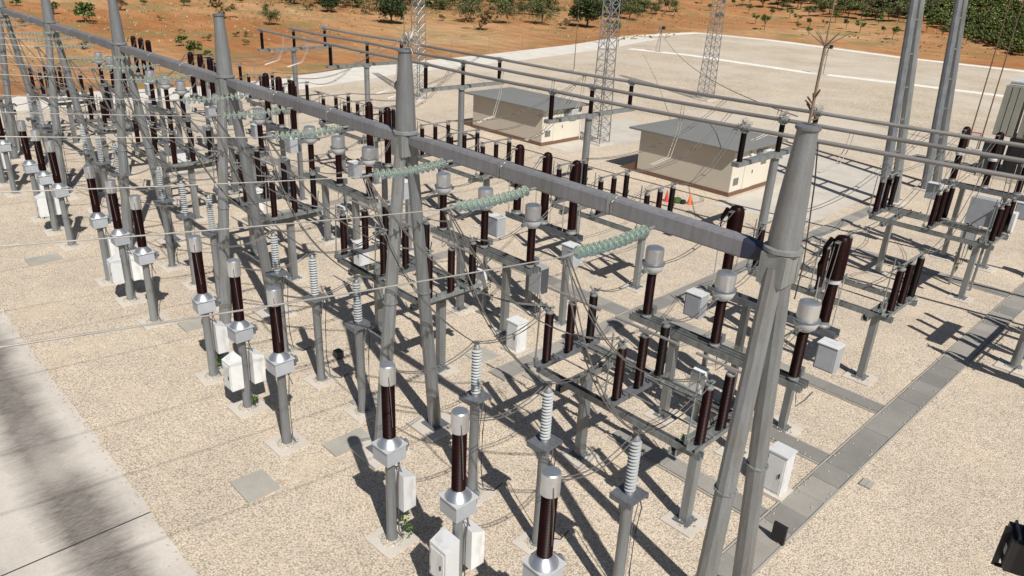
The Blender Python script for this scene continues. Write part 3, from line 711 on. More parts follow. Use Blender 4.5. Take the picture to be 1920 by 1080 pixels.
# droppers and jumpers, built between real terminals
CN = [0]
def cable(pts, r, lab, mat='cable', twin=0, cat='cable', group='jumper cables between the equipment'):
    m = MB()
    if twin:
        for s in (-twin, twin): m.path([(p[0]+s, p[1], p[2]) for p in pts], r)
        for q in (0, len(pts)//2, len(pts)-1): m.bar((pts[q][0]-twin, pts[q][1], pts[q][2]), (pts[q][0]+twin, pts[q][1], pts[q][2]), .04, .03)
    else: m.path(pts, r)
    tag(m.build('jumper_cable', mat), lab, cat, group)
def hang(a, b, sag, n=12): return sagline(a, b, sag, n)
rj = random.Random(3)
for k in range(NB):
    for j in range(3):
        X = -10*k+PH[j]; sx = -10*k+SX[j]; w_ = '%s of three, %s' % (PHS[j], bay(k))
        # string end -> down to arrester top -> VT
        p = hang((sx, -2.5, 8.74), (X, -.3, 4.6), .25)
        if not (k == 5 and j): cable([(q.x+.25*sin(pi*i/12), q.y-.5*sin(pi*i/12), q.z) for i, q in enumerate(p)], .014, 'grey cable from glass string down to surge arrester, %s' % w_, twin=.06)
        if not (k == 5 and j):
            q0 = Vector((sx, -2.45, 8.74)); q1 = Vector((X-.12, 2.3, 4.8)); pp = sagline(q0, q1, .9, 14)
            cable([(q.x-.35*sin(pi*i/14), q.y, q.z) for i, q in enumerate(pp)], .013, 'long slack cable from glass string to open disconnector, %s' % w_, twin=.05)
        cable([(X+.15, -.1, 3.05), (X+.2, -.02, 2.7), (X+.15, -.05, 2.0), (X+.17, -.08, .9), (X+.2, .0, .2), (X+.3, .3, .03), (X+.22, .7, .025)], .014, 'dark earth cable snaking down from surge arrester, %s' % w_, 'cable_black')
        cable([(X+.1, 6.9, 3.2), (X+.3, 6.6, 2.8), (X+.35, 6.55, 2.55), (X+.5, 6.7, 2.75), (X+.6, 6.85, 3.0)], .02, 'loop of control cable under silver-headed transformer, %s' % w_)
        cable(hang((X, -2.75, 4.75), (X, -.28, 4.58), .35),   .013, 'slack cable from front transformer to surge arrester, %s' % w_, twin=.05)
        cable(hang((X, -.22, 4.58), (X, 2.3, 4.76), .3), .013, 'cable from surge arrester to open disconnector, %s' % w_, twin=.06)
        cable(hang((X, 4.2, 4.78), (X, 6.5, 4.78), .3), .013, 'cable from open disconnector to silver-headed transformer, %s' % w_, twin=.06)
        xs = [-2.3, -3.9, -5.5] if k == 0 else [-1.85, -3.25, -4.7]
        cable(hang((X, 7.25, 4.8), (-10*k+xs[j], 8.45, 6.6), .35), .013, 'cable rising to circuit breaker top, %s' % w_, twin=.06)
        cable(hang((-10*k+xs[j], 9.05, 5.42), (X, 13.5, 4.78), .45), .013, 'cable from circuit breaker to closed disconnector, %s' % w_, twin=.06)
        # to the busbars
        i = 0 if X > -23 else 1 if X > -34 else 2 if X > -46 else 3
        yb = BYS[i][j]+(1.2 if X > -10 else 0)
        pts = hang((X, 15.4, 4.8), (X-.3, yb, 6.45), .9, 14)
        cable([(q[0], q[1], q[2]) for q in pts], .015, 'drooping twin cable up to the %s busbar tube, %s' % (['nearest', 'middle', 'farthest'][j], bay(k)), twin=.1)
for j in range(3):
    X = PH[j]
    cable(hang((X, 24.4, 4.8), (X+.4, BYS[0][j]+1.6, 6.5), -.3), .014, 'short cable from a busbar tube to the far right disconnector, %s of three' % PHS[j], twin=.08)
    cable(hang((X, 26.4, 4.8), (-.9-[1.85, 3.25, 4.7][j], 29.9, 6.6), .4), .014, 'cable from the far right disconnector to the breaker beyond it, %s of three' % PHS[j], twin=.08)
# vertical tail droppers hanging under the busbar tubes
for n_, (x, p, z1) in enumerate([(-13.9, 2, 5.2), (-17.6, 1, 3.6), (-26.5, 1, 3.3), (-27.2, 2, 4.0), (-31, 1, 3.6), (-37.9, 0, 4.6), (-41.0, 1, 3.6), (-50, 0, 4.9), (-53.8, 0, 4.6), (-8.9, 1, 5.0)]):
    i = max(q for q in range(5) if BX[q] >= x) if x < BX[0] else 0
    y = BYS[i][p]+(1.0 if x > -11 else 0)
    cable([(x, y, 6.55), (x-.04, y-.1, (6.5+z1)/2), (x-.15, y-.5, z1), (x-.5, y-1.6, z1-.35)], .02, 'twin tail cable hanging under a busbar tube, %s from the right' % ['second', 'third', 'fourth', 'fifth', 'sixth', 'seventh', 'eighth', 'ninth', 'tenth', 'first'][n_], 'cable_light', twin=.09)

# bird guards (spiky baskets) on the clamps of the nearest support, and small loose items
def guard(x, y, z, lab):
    r = random.Random(int(y*7)); m = MB()
    m.lathe([(.05, -.08), (.07, 0), (.05, .08)], (x, y, z), 8)
    for i in range(34):
        a = r.uniform(0, 6.28); e = r.uniform(-.5, 1.3); d = Vector((cos(a)*cos(e), sin(a)*cos(e), sin(e)))
        p = Vector((x, y, z)); q = p+d*r.uniform(.22, .36); m.tube(p, q, .012, .009, 4); m.tube(q, q+Vector((r.uniform(-.15, .15), r.uniform(-.15, .15), -.12)), .009, .006, 4)
    tag(m.build('bird_guard', 'cable_light'), lab, 'bird guard', 'spiky guards on the busbar clamps')
guard(-11.9, BYS[0][0], 6.78, 'spiky guard on the nearest busbar tube behind the nearest gantry column')
guard(-11.9, BYS[0][1], 6.78, 'spiky guard on the middle busbar tube near the nearest gantry column')
guard(-11.9, BYS[0][2], 6.78, 'spiky guard on the farthest busbar tube near the lightning rod')
guard(BX[4], BYS[4][2], 6.7, 'dark spiky nest at the far left end of the busbar tubes')
guard(-10.0, .1, 11.15, 'small spiky bundle on the cone of the second gantry column')
m = MB().bx(-.7, -.35, 4.28, 4.36, .08, .62); tag(m.build('cover_plate', 'black', smooth=False), 'black plate standing upright on the cable trench by the nearest gantry leg', 'plate')
m = MB().bx(-15.6, -15.3, .9, 1.15, .01, .28); tag(m.build('tool_case', 'tank_dark', smooth=False), 'small dark case lying on gravel between the surge arrester posts', 'case')

# ------------------------------------------------------------------ small buildings
def building(x0, x1, y0, y1, h, lab, roofx, roofy):
    t = thing('control_building', lab, 'building', ((x0+x1)/2, (y0+y1)/2, 0), 0, 'small flat-roofed control buildings')
    cx, cy = (x0+x1)/2, (y0+y1)/2; a, b = (x1-x0)/2, (y1-y0)/2
    MB().bx(-a-.04, a+.04, -b-.04, b+.04, -.05, .28).build('plinth', 'plinth_brown', t, smooth=False)
    MB().bx(-a, a, -b+.05, b, .28, h).build('wall', 'render_cream', t, smooth=False); MB().bx(-a, a-.002, -b, -b+.05, .28, h).build('front_wall', 'render_shaded', t, smooth=False)
    m = MB(); r = .45
    vs = [(-a-r-.25, -b-r, h), (a+r, -b-r, h), (a+r, b+r, h), (-a-r-.25, b+r, h), (-a-r-.25, -b-r, h+.12), (a+r, -b-r, h+.12), (a+r, b+r, h+.12), (-a-r-.25, b+r, h+.12), (-a*.2, 0, h+.24), (a*.2, 0, h+.24)]
    m.add(vs, [(0,3,2,1), (0,1,5,4), (1,2,6,5), (2,3,7,6), (3,0,4,7), (4,5,9,8), (5,6,9), (6,7,8,9), (7,4,8)])
    m.build('roof', 'roof_grey', t, smooth=False)
    d = MB(); d.bx(a+.0, a+.05, -b*.45, -b*.45+1.1, .28, 2.35); dd = d.build('door', 'render_cream', t, smooth=False)
    MB().bx(a+.05, a+.09, -b*.45+.95, -b*.45+1.0, 1.2, 1.4).build('handle', 'black', dd, smooth=False)
    wv = MB(); wv.bx(a, a+.05, .05, .65, 1.9, 2.65); wf = wv.build('window', 'galv_dark', t, smooth=False)
    MB().bx(a+.05, a+.32, .75, 1.45, 1.95, 2.6).build('air_conditioner', 'box_white', t, smooth=False)
    for q in range(6): pass
    m = MB()
    for q in range(5): m.bar((a+.33, .8, 2.05+q*.11), (a+.33, 1.4, 2.05+q*.11), .02, .02)
    m.build('grille', 'galv_dark', t, smooth=False)
    MB().tube((a+.06, b-.15, .1), (a+.06, b-.15, h-.05), .04).build('downpipe', 'render_cream', t)
    m = MB()
    for q in range(7): m.bar((a+.02, -b+.35, .7+q*.07), (a+.02, -b+.95, .7+q*.07), .035, .03)
    m.build('louvre', 'galv_dull', t, smooth=False)
    MB().bx(a+.001, a+.12, -b*.45+.35, -b*.45+.65, 2.45, 2.6).build('wall_lamp', 'box_white', t, smooth=False)
    # steps on the hidden left side: low brown ramp
    m = MB(); m.add([(-a-1.6, -b+.1, .02), (-a, -b+.1, .02), (-a, -b+1.5, .02), (-a-1.6, -b+1.5, .02), (-a, -b+.1, .8), (-a, -b+1.5, .8)], [(0,3,2,1), (0,1,4), (3,5,2), (1,2,5,4), (0,4,5,3)])
    m.build('ramp', 'plinth_brown', t, smooth=False)
    return t
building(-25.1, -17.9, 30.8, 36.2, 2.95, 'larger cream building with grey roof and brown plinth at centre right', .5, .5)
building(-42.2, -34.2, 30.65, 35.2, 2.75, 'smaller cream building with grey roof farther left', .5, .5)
def cone(x, y, mat, lab):
    t = thing('traffic_cone', lab, 'traffic cone', (x, y, .01), 0, 'cones by the building')
    MB().bx(-.18, .18, -.18, .18, 0, .04).build('base', mat, t, smooth=False)
    MB().lathe([(.14, 0), (.03, .62), (.02, .64)], (0, 0, .04), 14).build('body', mat, t)
cone(-18.5, 27.4, 'orange_plastic', 'orange traffic cone on the gravel in front of the larger building')
cone(-19.7, 26.7, 'red_plastic', 'red traffic cone on the gravel, left of the orange one')
t = thing('wrapped_bundle', 'small green and black bundle lying between the two cones', 'bundle', (-19.1, 27.0, .0))
MB().lathe([(.12, 0), (.24, .08), (.22, .3), (.08, .36)], (0, 0, 0), 9).build('bag', 'leaf_weed', t); MB().lathe([(.1, 0), (.2, .1), (.12, .26)], (.35, .1, 0), 8).build('black_bag', 'black', t)

# ------------------------------------------------------------------ tall ladder-like columns at right
def tall_column(x, y, lab):
    t = thing('portal_column', lab, 'gantry column', (x, y, 0), 0, 'twin-leg portal columns at right')
    H = 15.5; lean = -1.25
    def P(s, z): return (lean*z/12.1, s*(1.1-.75*z/H), z)
    for s in (-1, 1):
        MB().tube(P(s, .1), P(s, H), .3, .22, 10).build('leg', 'galv_dark' if s < 0 else 'galv', t)  # left leg's shade is put into its colour by the darker steel
        MB().bx(-.6, .6, s*1.1-.6, s*1.1+.6, -.1, .1).build('footing', 'pad_concrete', t, smooth=False)
    for q in range(1, 9):
        z = q*1.9-.4; a = Vector(P(-1, z)); b = Vector(P(1, z)); MB().bar(a, b, .1, .1).build('rung', 'galv', t, smooth=False)
    return t
tall_column(-10.7, 37.8, 'tall twin-leg steel column with rungs, left of the pair at upper right')
tall_column(-10.6, 45.2, 'tall twin-leg steel column with rungs, right of the pair at upper right')

# ------------------------------------------------------------------ power transformer
def power_transformer():
    t = thing('power_transformer', 'big power transformer with tall grey radiator panels over a dark tank at the right edge', 'transformer', (-5.3, 54.5, 0))
    MB().bx(-4.4, 5.5, -2.6, 2.6, -.05, .25).build('plinth', 'concrete', t, smooth=False)
    m = MB(); m.bx(-3.2, 4.6, -1.3, 1.3, .3, 3.1)
    for i in range(12): m.bx(-3.1+i*.66, -3.0+i*.66, -1.38, -1.3, .35, 3.05)
    m.build('tank', 'tank_dark', t, smooth=False)
    for g in range(5):
        m = MB(); x0 = -4.2+g*1.55
        for i in range(3): m.bx(x0+i*.45, x0+i*.45+.39, -2.4, -1.4, 3.2, 6.6)
        m.bx(x0, x0+1.32, -2.3, -1.5, 3.1, 3.2); m.bx(x0+.05, x0+1.2, -2.2, -2.1, 3.25, 6.5)
        m.build('radiator', 'radiator', t, smooth=False)
    m = MB(); m.tube((-4.1, -1.9, 6.85), (3.6, -1.9, 6.85), .16); m.tube((-4.1, -1.2, 6.9), (3.6, -1.2, 6.9), .12); m.build('header_pipe', 'cast_paint', t)
    MB().tube((-1, .4, 4.6), (3.2, .4, 4.6), .5, .5, 18).build('conservator', 'radiator', t)
    for i in range(3): MB().sheds((-2.4+i*1.3, -.2, 3.1), 1.7, .17, .05, .8, 14).build('bushing', 'porcelain_dark', t)
    m = MB(); m.bx(-4.6, -3.4, -2.0, -.9, .3, 2.4); m.build('control_cabinet', 'tank_dark', t, smooth=False)
    return t
power_transformer()
# raised grey/white boxes on the far right frame
t = thing('control_cabinet', 'large grey cabinet mounted on the frame beyond the busbars at right', 'cabinet', (-3.15, 26.8, 0), 0)
MB().bx(-.55, .55, -.3, .3, 3.15, 4.35).build('body', 'box_grey', t, smooth=False)
MB().bx(-.5, -.4, -.05, .05, 0, 3.15).bx(.4, .5, -.05, .05, 0, 3.15).build('legs', 'galv_dull', t, smooth=False)
MB().bx(.85, 1.3, -.25, .25, 3.1, 4.0).build('side_box', 'box_white', t, smooth=False)
MB().bar((.3, 0, 3.12), (1.3, 0, 3.08), .1, .06).build('shelf', 'galv_dull', t, smooth=False)

# ------------------------------------------------------------------ lattice masts, yard lights, fence
def mast(x, y, H, w0, lab, dish=False):
    t = thing('lattice_mast', lab, 'lattice mast', (x, y, 0), 0, 'lattice lightning masts')
    def c(i, z): 
        r = w0*(1-.55*z/H); a = i*2*pi/4+pi/4; return Vector((r*cos(a), r*sin(a), z))
    for i in range(4): MB().tube(c(i, 0), c(i, H), .05, .035, 6).build('leg', 'galv', t)
    m = MB(); n = int(H/.8)
    for i in range(4):
        for q in range(n):
            za, zb = q*H/n, (q+1)*H/n
            m.tube(c(i, za), c((i+1) % 4, zb), .02, .02, 5); m.tube(c(i, zb), c((i+1) % 4, zb), .018, .018, 5)
            m.tube(c((i+1) % 4, za), c(i, zb), .02, .02, 5)
    m.build('bracing', 'galv', t); MB().bx(-w0, w0, -w0, w0, -.1, .15).build('footing', 'pad_concrete', t, smooth=False)
    if dish:
        m = MB()
        for q in range(5):
            a = q*1.256; m.box((.6*cos(a), .6*sin(a), 10.2+.25*q), (.3, .3, .4))
        m.build('floodlights', 'galv_dull', t, smooth=False)
    return t
mast(-32.4, 35.4, 20, .85, 'open lattice mast standing behind the smaller building')
mast(-39.9, 62.5, 20, .95, 'open lattice mast in the bare yard beyond the buildings', True)
mast(-54.8, 34.6, 20, .8, 'open lattice mast at left, rising behind the busbar tubes')
def yard_light(x, y, lab):
    t = thing('yard_light', lab, 'light pole', (x, y, 0), 0, 'low yard light poles')
    MB().bx(-.5, .7, -.4, .4, 0, .14).build('footing', 'concrete', t, smooth=False)
    MB().tube((0, 0, .1), (0, 0, 3.8), .07, .06, 8).build('pole', 'galv_dull', t)
    m = MB(); m.bx(-.45, -.15, -.2, .2, 3.65, 4.0); m.build('camera_box', 'galv_dull', t, smooth=False)
    MB().bx(.15, .55, -.2, .2, 3.65, 4.15).build('lamp', 'black', t, smooth=False)
    m = MB()
    for q in range(3): m.path([(-.05, 0, 3.5), (-.3-.1*q, 0, 2), (-.6-.15*q, 0, .1)], .015)
    m.build('cabling', 'cable', t); return t
yard_light(-43.3, 98.8, 'low pole with black lamp and dangling cables in the middle of the bare yard')
yard_light(-71.8, 98.3, 'low pole with black lamp near the far corner of the yard')
yard_light(-84.0, 98.5, 'low pole with black lamp at the edge of the perimeter road')
def fence():
    t = thing('perimeter_fence', 'thin post and wire fence along the far left edge of the yard', 'fence', (0, 0, 0))
    pts = [(-74.5, 8), (-73.5, 17), (-73.8, 27), (-77.6, 39), (-79, 49), (-80.4, 60), (-85, 86), (-96.5, 121), (-97.5, 146), (-77, 149.5)]
    wv = MB(); prev = None
    for a, b in zip(pts, pts[1:]):
        L = (Vector(b)-Vector(a)).length; n = max(1, int(L/7))
        for i in range(n):
            p = Vector(a).lerp(Vector(b), i/n); MB().tube((p.x, p.y, -.1), (p.x, p.y, 2.2), .035, .035, 6).build('post', 'galv_dull', t)
            if prev is not None:
                for z in (.4, 1.1, 1.8, 2.15): wv.tube((prev.x, prev.y, z), (p.x, p.y, z), .006, .006, 4)
            prev = p
    wv.build('wire', 'cable', t)
fence()
# thin guy rods
def whip(x, y, h, lab):
    t = thing('lightning_whip', lab, 'lightning rod', (x, y, 0), 0, 'thin lightning rods in the yard')
    MB().tube((0, 0, .1), (0, 0, h), .06, .02, 6).build('rod', 'rust', t); MB().bx(-.3, .3, -.3, .3, -.05, .15).build('footing', 'concrete', t, smooth=False)
whip(-62.3, 66, 8.5, 'thin rusty rod left of the first yard mast'); whip(-80, 97.5, 13, 'thin tall rod near the far corner of the yard')
tag(MB().path(sagline((-32.4, 35.4, 11.2), (-118, 78, 16), 2, 20), .03).build('guy_wire', 'cable_light'), 'long thin wire slanting from the upper centre down behind the mast', 'wire')
tag(MB().path(sagline((-68, 92, 4.2), (-10.9, 23.2, 7), 1.5, 20), .025).build('guy_wire', 'cable'), 'dark thin wire slanting across the bare yard toward the busbar tubes', 'wire')
whip(-13.3, 62, 22, 'thin tall rod standing behind the right portal column, left of a pair'); whip(-12.4, 62, 22, 'thin tall rod standing behind the right portal column, right of a pair')
t = thing('warning_marker', 'small red and white marker frame on the bare yard by the tall columns', 'marker', (-12.9, 62, 0))
MB().bx(-.4, .4, -.03, .03, .9, 1.5).build('board', 'red_plastic', t, smooth=False); MB().bx(-.33, .33, -.04, .04, .98, 1.42).build('panel', 'box_white', t, smooth=False)
MB().bx(-.38, -.32, -.03, .03, 0, .9).bx(.32, .38, -.03, .03, 0, .9).build('legs', 'rust', t, smooth=False)
# mesh floodlight at the lower right, on its own pole
t = thing('floodlight', 'black floodlight housing at the bottom right corner', 'floodlight', (4.2, 0.12, 0), radians(20))
MB().tube((.35, -.55, 0), (.35, -.55, 6.6), .09, .07, 12).build('pole', 'galv', t)
m = MB(); m.bx(-.15, .75, -.28, .22, 5.55, 6.05)
for i in range(8): m.bx(-.1+i*.11, -.07+i*.11, -.22, .18, 6.05, 6.13)
m.build('housing', 'black', t, smooth=False)
MB().bx(-.07, .67, .22, .235, 5.6, 6.0).build('glass', 'lens', t, smooth=False)
m = MB(); m.bar((-.19, 0, 6.1), (-.19, 0, 5.4), .08, .02); m.bar((.79, 0, 6.1), (.79, 0, 5.4), .08, .02); m.bar((-.19, 0, 5.42), (.79, 0, 5.42), .08, .02); m.bar((.35, 0, 5.42), (.35, -.5, 5.42), .1, .06)
m.build('bracket', 'black', t, smooth=False)
MB().bx(-.155, -.151, -.12, 0, 5.7, 5.84).build('label_plate', 'box_white', t, smooth=False)

# ------------------------------------------------------------------ vegetation
def crown(m, r, c, R, n, leaf):
    """leaf-sized quads spread through a volume of uneven clumps"""
    cl = []
    for i in range(max(5, int(n/70))):
        a = r.uniform(0, 2*pi); e = r.uniform(-.5, 1); d = r.uniform(.35, .95)
        cl.append((c[0]+R[0]*d*cos(a)*sqrt(1-e*e*.8), c[1]+R[1]*d*sin(a)*sqrt(1-e*e*.8), c[2]+R[2]*d*e, r.uniform(.22, .42)))
    for i in range(n):
        q = cl[r.randrange(len(cl))]; s = q[3]
        p = Vector((q[0]+r.gauss(0, s*.5)*R[0], q[1]+r.gauss(0, s*.5)*R[1], q[2]+r.gauss(0, s*.5)*R[2]))
        if p.z < .03: p.z = r.uniform(.03, .3)
        u = Vector((r.gauss(0, 1), r.gauss(0, 1), r.gauss(0, .7))).normalized(); v = u.cross(Vector((r.gauss(0, 1), r.gauss(0, 1), 1))).normalized()
        l = leaf*r.uniform(.6, 1.5)
        m.add([p-u*l, p-v*l*.55, p+u*l, p+v*l*.55], [(0, 1, 2, 3)])
def limbs(m, r, h0, h1, R, n, r0):
    m.tube((0, 0, -.1), (r.uniform(-.1, .1)*R, r.uniform(-.1, .1)*R, h0), r0, r0*.7, 7)
    for i in range(n):
        a = 2*pi*i/n+r.uniform(-.4, .4); d = R*r.uniform(.4, .8)
        m.tube((0, 0, h0*.85), (d*cos(a), d*sin(a), h1*r.uniform(.75, 1)), r0*.5, r0*.12, 5)
def plant(kind, seed):
    r = random.Random(seed); 
    if kind == 'orchard':
        t = thing('orchard_tree', '', 'tree'); m = MB(); limbs(m, r, 1.1, 2.4, 1.3, 5, .11); m.build('trunk', 'bark', t)
        m = MB(); crown(m, r, (0, 0, 2.35), (1.7, 1.7, 1.0), 1100, .16); m.build('crown', 'leaf_olive', t, smooth=False)
    elif kind == 'sapling':
        t = thing('young_tree', '', 'tree'); m = MB(); limbs(m, r, .7, 1.4, .5, 4, .05); m.build('trunk', 'bark', t)
        m = MB(); crown(m, r, (0, 0, 1.25), (.7, .7, .6), 420, .1); m.build('crown', 'leaf_green', t, smooth=False)
    elif kind == 'dark':
        t = thing('evergreen_tree', '', 'tree'); m = MB(); limbs(m, r, .8, 2.6, 1.6, 6, .18); m.build('trunk', 'bark', t)
        m = MB(); crown(m, r, (0, 0, 1.75), (2.2, 2.2, 1.9), 3800, .15); m.build('crown', 'leaf_dark', t, smooth=False)
    elif kind == 'loose':
        t = thing('almond_tree', '', 'tree'); m = MB(); limbs(m, r, .8, 3.0, 1.3, 7, .09); m.build('trunk', 'dry_wood', t)
        m = MB(); crown(m, r, (0, 0, 1.8), (1.9, 1.9, 1.5), 1700, .12); m.build('crown', 'leaf_olive', t, smooth=False)
    elif kind == 'shrub':
        t = thing('shrub', '', 'shrub'); m = MB(); limbs(m, r, .15, .8, .5, 6, .04); m.build('stem', 'dry_wood', t)
        m = MB(); crown(m, r, (0, 0, .6), (.75, .75, .5), 520, .09); m.build('foliage', 'leaf_green', t, smooth=False)
    elif kind == 'dryshrub':
        t = thing('dry_shrub', '', 'shrub'); m = MB(); limbs(m, r, .1, .8, .5, 8, .03); m.build('stem', 'dry_wood', t)
        m = MB(); crown(m, r, (0, 0, .5), (.8, .8, .4), 340, .08); m.build('foliage', 'leaf_dry', t, smooth=False)
    elif kind == 'vine':
        t = thing('citrus_tree', '', 'tree'); m = MB(); limbs(m, r, .4, 1.2, .8, 5, .08); m.build('trunk', 'bark', t)
        m = MB(); crown(m, r, (0, 0, 1.15), (1.5, 1.5, 1.0), 520, .2); m.build('crown', 'leaf_vine', t, smooth=False)
    return t
VAR = {}; rv = random.Random(77)
def put(kind, x, y, s, label, group=None, rot=None):
    key = (kind, random.randrange(3))
    if key not in VAR: o = VAR[key] = plant(kind, hash(kind) % 1 + 17*key[1]+len(kind)*3)
    else: o = dup(VAR[key])
    o.location = (x, y, TH(x, y)); o.scale = (s*random.uniform(.9, 1.15), s*random.uniform(.9, 1.15), s*random.uniform(.9, 1.1)); o.rotation_euler[2] = random.uniform(0, 6.28)
    o['label'] = label
    if group: o['group'] = group
    elif 'group' in o.keys(): del o['group']
    return o
PL_LONE = [('shrub', -127.5, 26.3, 2.58), ('dryshrub', -141.6, 36.1, 2.56), ('shrub', -137.1, 24.5, 1.83), ('shrub', -147.0, 49.4, 1.33), ('dryshrub', -131.1, 49.4, 3.38), ('shrub', -151.7, 63.1, 0.97), ('shrub', -102.8, 31.0, 1.38), ('shrub', -93.4, 28.6, 1.66), ('dryshrub', -114.7, 35.8, 0.78), ('dryshrub', -106.9, 36.3, 1.01), ('dryshrub', -110.2, 42.0, 0.96), ('dryshrub', -109.6, 43.7, 0.96), ('dryshrub', -101.5, 39.7, 1.07), ('shrub', -91.0, 29.3, 0.91), ('dryshrub', -103.7, 18.7, 1.28), ('loose', -121.4, 53.5, 0.89), ('shrub', -149.0, 72.2, 1.31), ('dark', -136.5, 74.8, 0.85), ('dark', -120.2, 78.0, 1.31), ('loose', -119.2, 97.1, 1.27), ('dryshrub', -108.5, 90.6, 3.92), ('loose', -115.9, 104.8, 1.36), ('loose', -114.5, 114.0, 1.46), ('dark', -107.5, 121.0, 1.72), ('dark', -123.5, 150.1, 1.48), ('shrub', -99.1, 120.0, 2.3), ('loose', -117.6, 149.2, 1.34), ('shrub', -126.8, 165.6, 3.02), ('dryshrub', -126.8, 173.4, 2.74), ('sapling', -115.7, 165.8, 1.23), ('sapling', -128.4, 182.4, 1.16), ('dryshrub', -140.0, 71.4, 1.76), ('dryshrub', -132.9, 81.4, 2.01), ('dryshrub', -106.9, 113.5, 2.03), ('shrub', -118.0, 128.4, 2.55), ('dryshrub', -122.2, 92.4, 1.49), ('dryshrub', -140.3, 62.8, 1.48), ('shrub', -148.7, 42.7, 0.91), ('dryshrub', -125.3, 17.2, 1.01), ('shrub', -147.5, 21.8, 1.17), ('dryshrub', -128.5, 37.8, 0.86), ('sapling', -151.8, 37.3, 0.54)]
PL_THICK = [('dryshrub', -153.5, 104.1, 3.2), ('loose', -155.2, 91.4, 1.0), ('shrub', -129.5, 146.5, 2.88), ('loose', -139.0, 105.3, 0.62), ('shrub', -139.5, 179.3, 3.99), ('shrub', -148.9, 96.7, 1.8), ('loose', -133.7, 126.9, 0.65), ('loose', -149.5, 102.3, 0.97), ('shrub', -149.4, 80.7, 3.09), ('loose', -146.3, 127.5, 0.7), ('shrub', -150.5, 124.7, 3.48), ('shrub', -154.5, 86.8, 2.6), ('shrub', -132.6, 130.7, 3.69), ('shrub', -146.7, 95.4, 2.79), ('dryshrub', -151.7, 124.5, 4.06), ('shrub', -143.6, 105.1, 1.84), ('loose', -150.8, 86.1, 0.81), ('shrub', -148.5, 100.6, 2.21), ('loose', -148.1, 81.4, 0.93), ('shrub', -125.0, 162.5, 1.93), ('loose', -140.1, 155.2, 1.01), ('dryshrub', -143.2, 82.6, 2.47), ('shrub', -145.6, 111.0, 3.21), ('loose', -149.2, 113.8, 0.77), ('shrub', -154.2, 92.9, 2.79), ('loose', -126.6, 167.0, 0.89), ('dryshrub', -144.6, 87.4, 3.3), ('dryshrub', -151.3, 99.0, 2.97), ('shrub', -146.8, 81.5, 2.7), ('shrub', -150.9, 122.3, 1.86), ('shrub', -150.4, 103.6, 3.18), ('shrub', -149.8, 120.2, 1.88), ('loose', -129.6, 164.4, 0.83), ('loose', -129.2, 160.0, 0.88), ('loose', -151.0, 89.0, 0.97), ('dryshrub', -134.4, 169.9, 4.62), ('loose', -129.4, 126.8, 0.62), ('shrub', -128.4, 145.4, 3.69), ('shrub', -137.7, 179.1, 4.36), ('loose', -153.7, 155.0, 0.68), ('loose', -125.6, 165.3, 1.13), ('dryshrub', -139.7, 143.0, 4.14), ('loose', -136.5, 173.1, 0.74), ('dryshrub', -147.0, 101.4, 4.01), ('shrub', -136.1, 122.9, 2.01), ('loose', -129.4, 122.9, 0.92), ('loose', -143.9, 121.1, 0.56), ('loose', -150.8, 155.7, 1.17), ('shrub', -151.1, 144.3, 2.1), ('shrub', -124.5, 151.2, 3.55), ('loose', -144.9, 168.2, 0.91), ('dryshrub', -139.3, 108.4, 2.2), ('shrub', -143.0, 85.7, 2.45), ('dryshrub', -137.2, 111.3, 2.14), ('shrub', -139.6, 170.0, 4.17), ('loose', -153.3, 130.2, 0.65), ('shrub', -140.3, 169.7, 2.78), ('loose', -139.5, 166.5, 1.07), ('loose', -149.1, 80.3, 0.52), ('loose', -134.7, 150.5, 0.6), ('loose', -139.3, 105.2, 0.85), ('dryshrub', -145.1, 138.5, 4.24)]
PL_YOUNG = [('sapling', -101.5, 196.5, 1.15), ('sapling', -93.0, 184.7, 1.08), ('sapling', -87.8, 179.1, 1.04), ('sapling', -82.2, 168.4, 0.74), ('sapling', -81.5, 172.7, 1.0), ('sapling', -76.0, 161.4, 0.94), ('sapling', -88.3, 193.6, 1.29), ('sapling', -80.8, 184.9, 1.23), ('sapling', -74.2, 176.5, 1.0), ('sapling', -69.4, 173.1, 1.3), ('sapling', -71.0, 187.0, 1.13), ('sapling', -76.6, 192.9, 1.08), ('sapling', -60.0, 168.0, 1.41), ('sapling', -58.5, 183.2, 1.17), ('sapling', -53.2, 177.8, 1.13), ('sapling', -94.7, 170.7, 1.19), ('sapling', -87.9, 163.0, 1.62), ('sapling', -105.4, 185.5, 1.11), ('sapling', -113.2, 195.2, 1.17), ('sapling', -114.8, 193.4, 0.97), ('sapling', -100.2, 162.9, 1.33), ('sapling', -124.0, 191.0, 1.37), ('sapling', -97.6, 183.7, 1.08), ('sapling', -86.3, 207.9, 1.36), ('sapling', -88.8, 203.6, 1.15), ('sapling', -98.2, 210.3, 1.2), ('sapling', -62.5, 182.1, 1.09), ('sapling', -46.6, 172.4, 0.94), ('sapling', -109.6, 208.3, 1.22), ('sapling', -121.7, 200.2, 1.01), ('sapling', -64.5, 174.2, 0.81), ('sapling', -109.1, 199.8, 1.18), ('sapling', -78.6, 203.5, 1.23), ('sapling', -79.5, 176.6, 0.84), ('sapling', -104.9, 207.4, 1.0), ('sapling', -67.3, 195.3, 1.08), ('sapling', -114.9, 181.3, 0.93)]
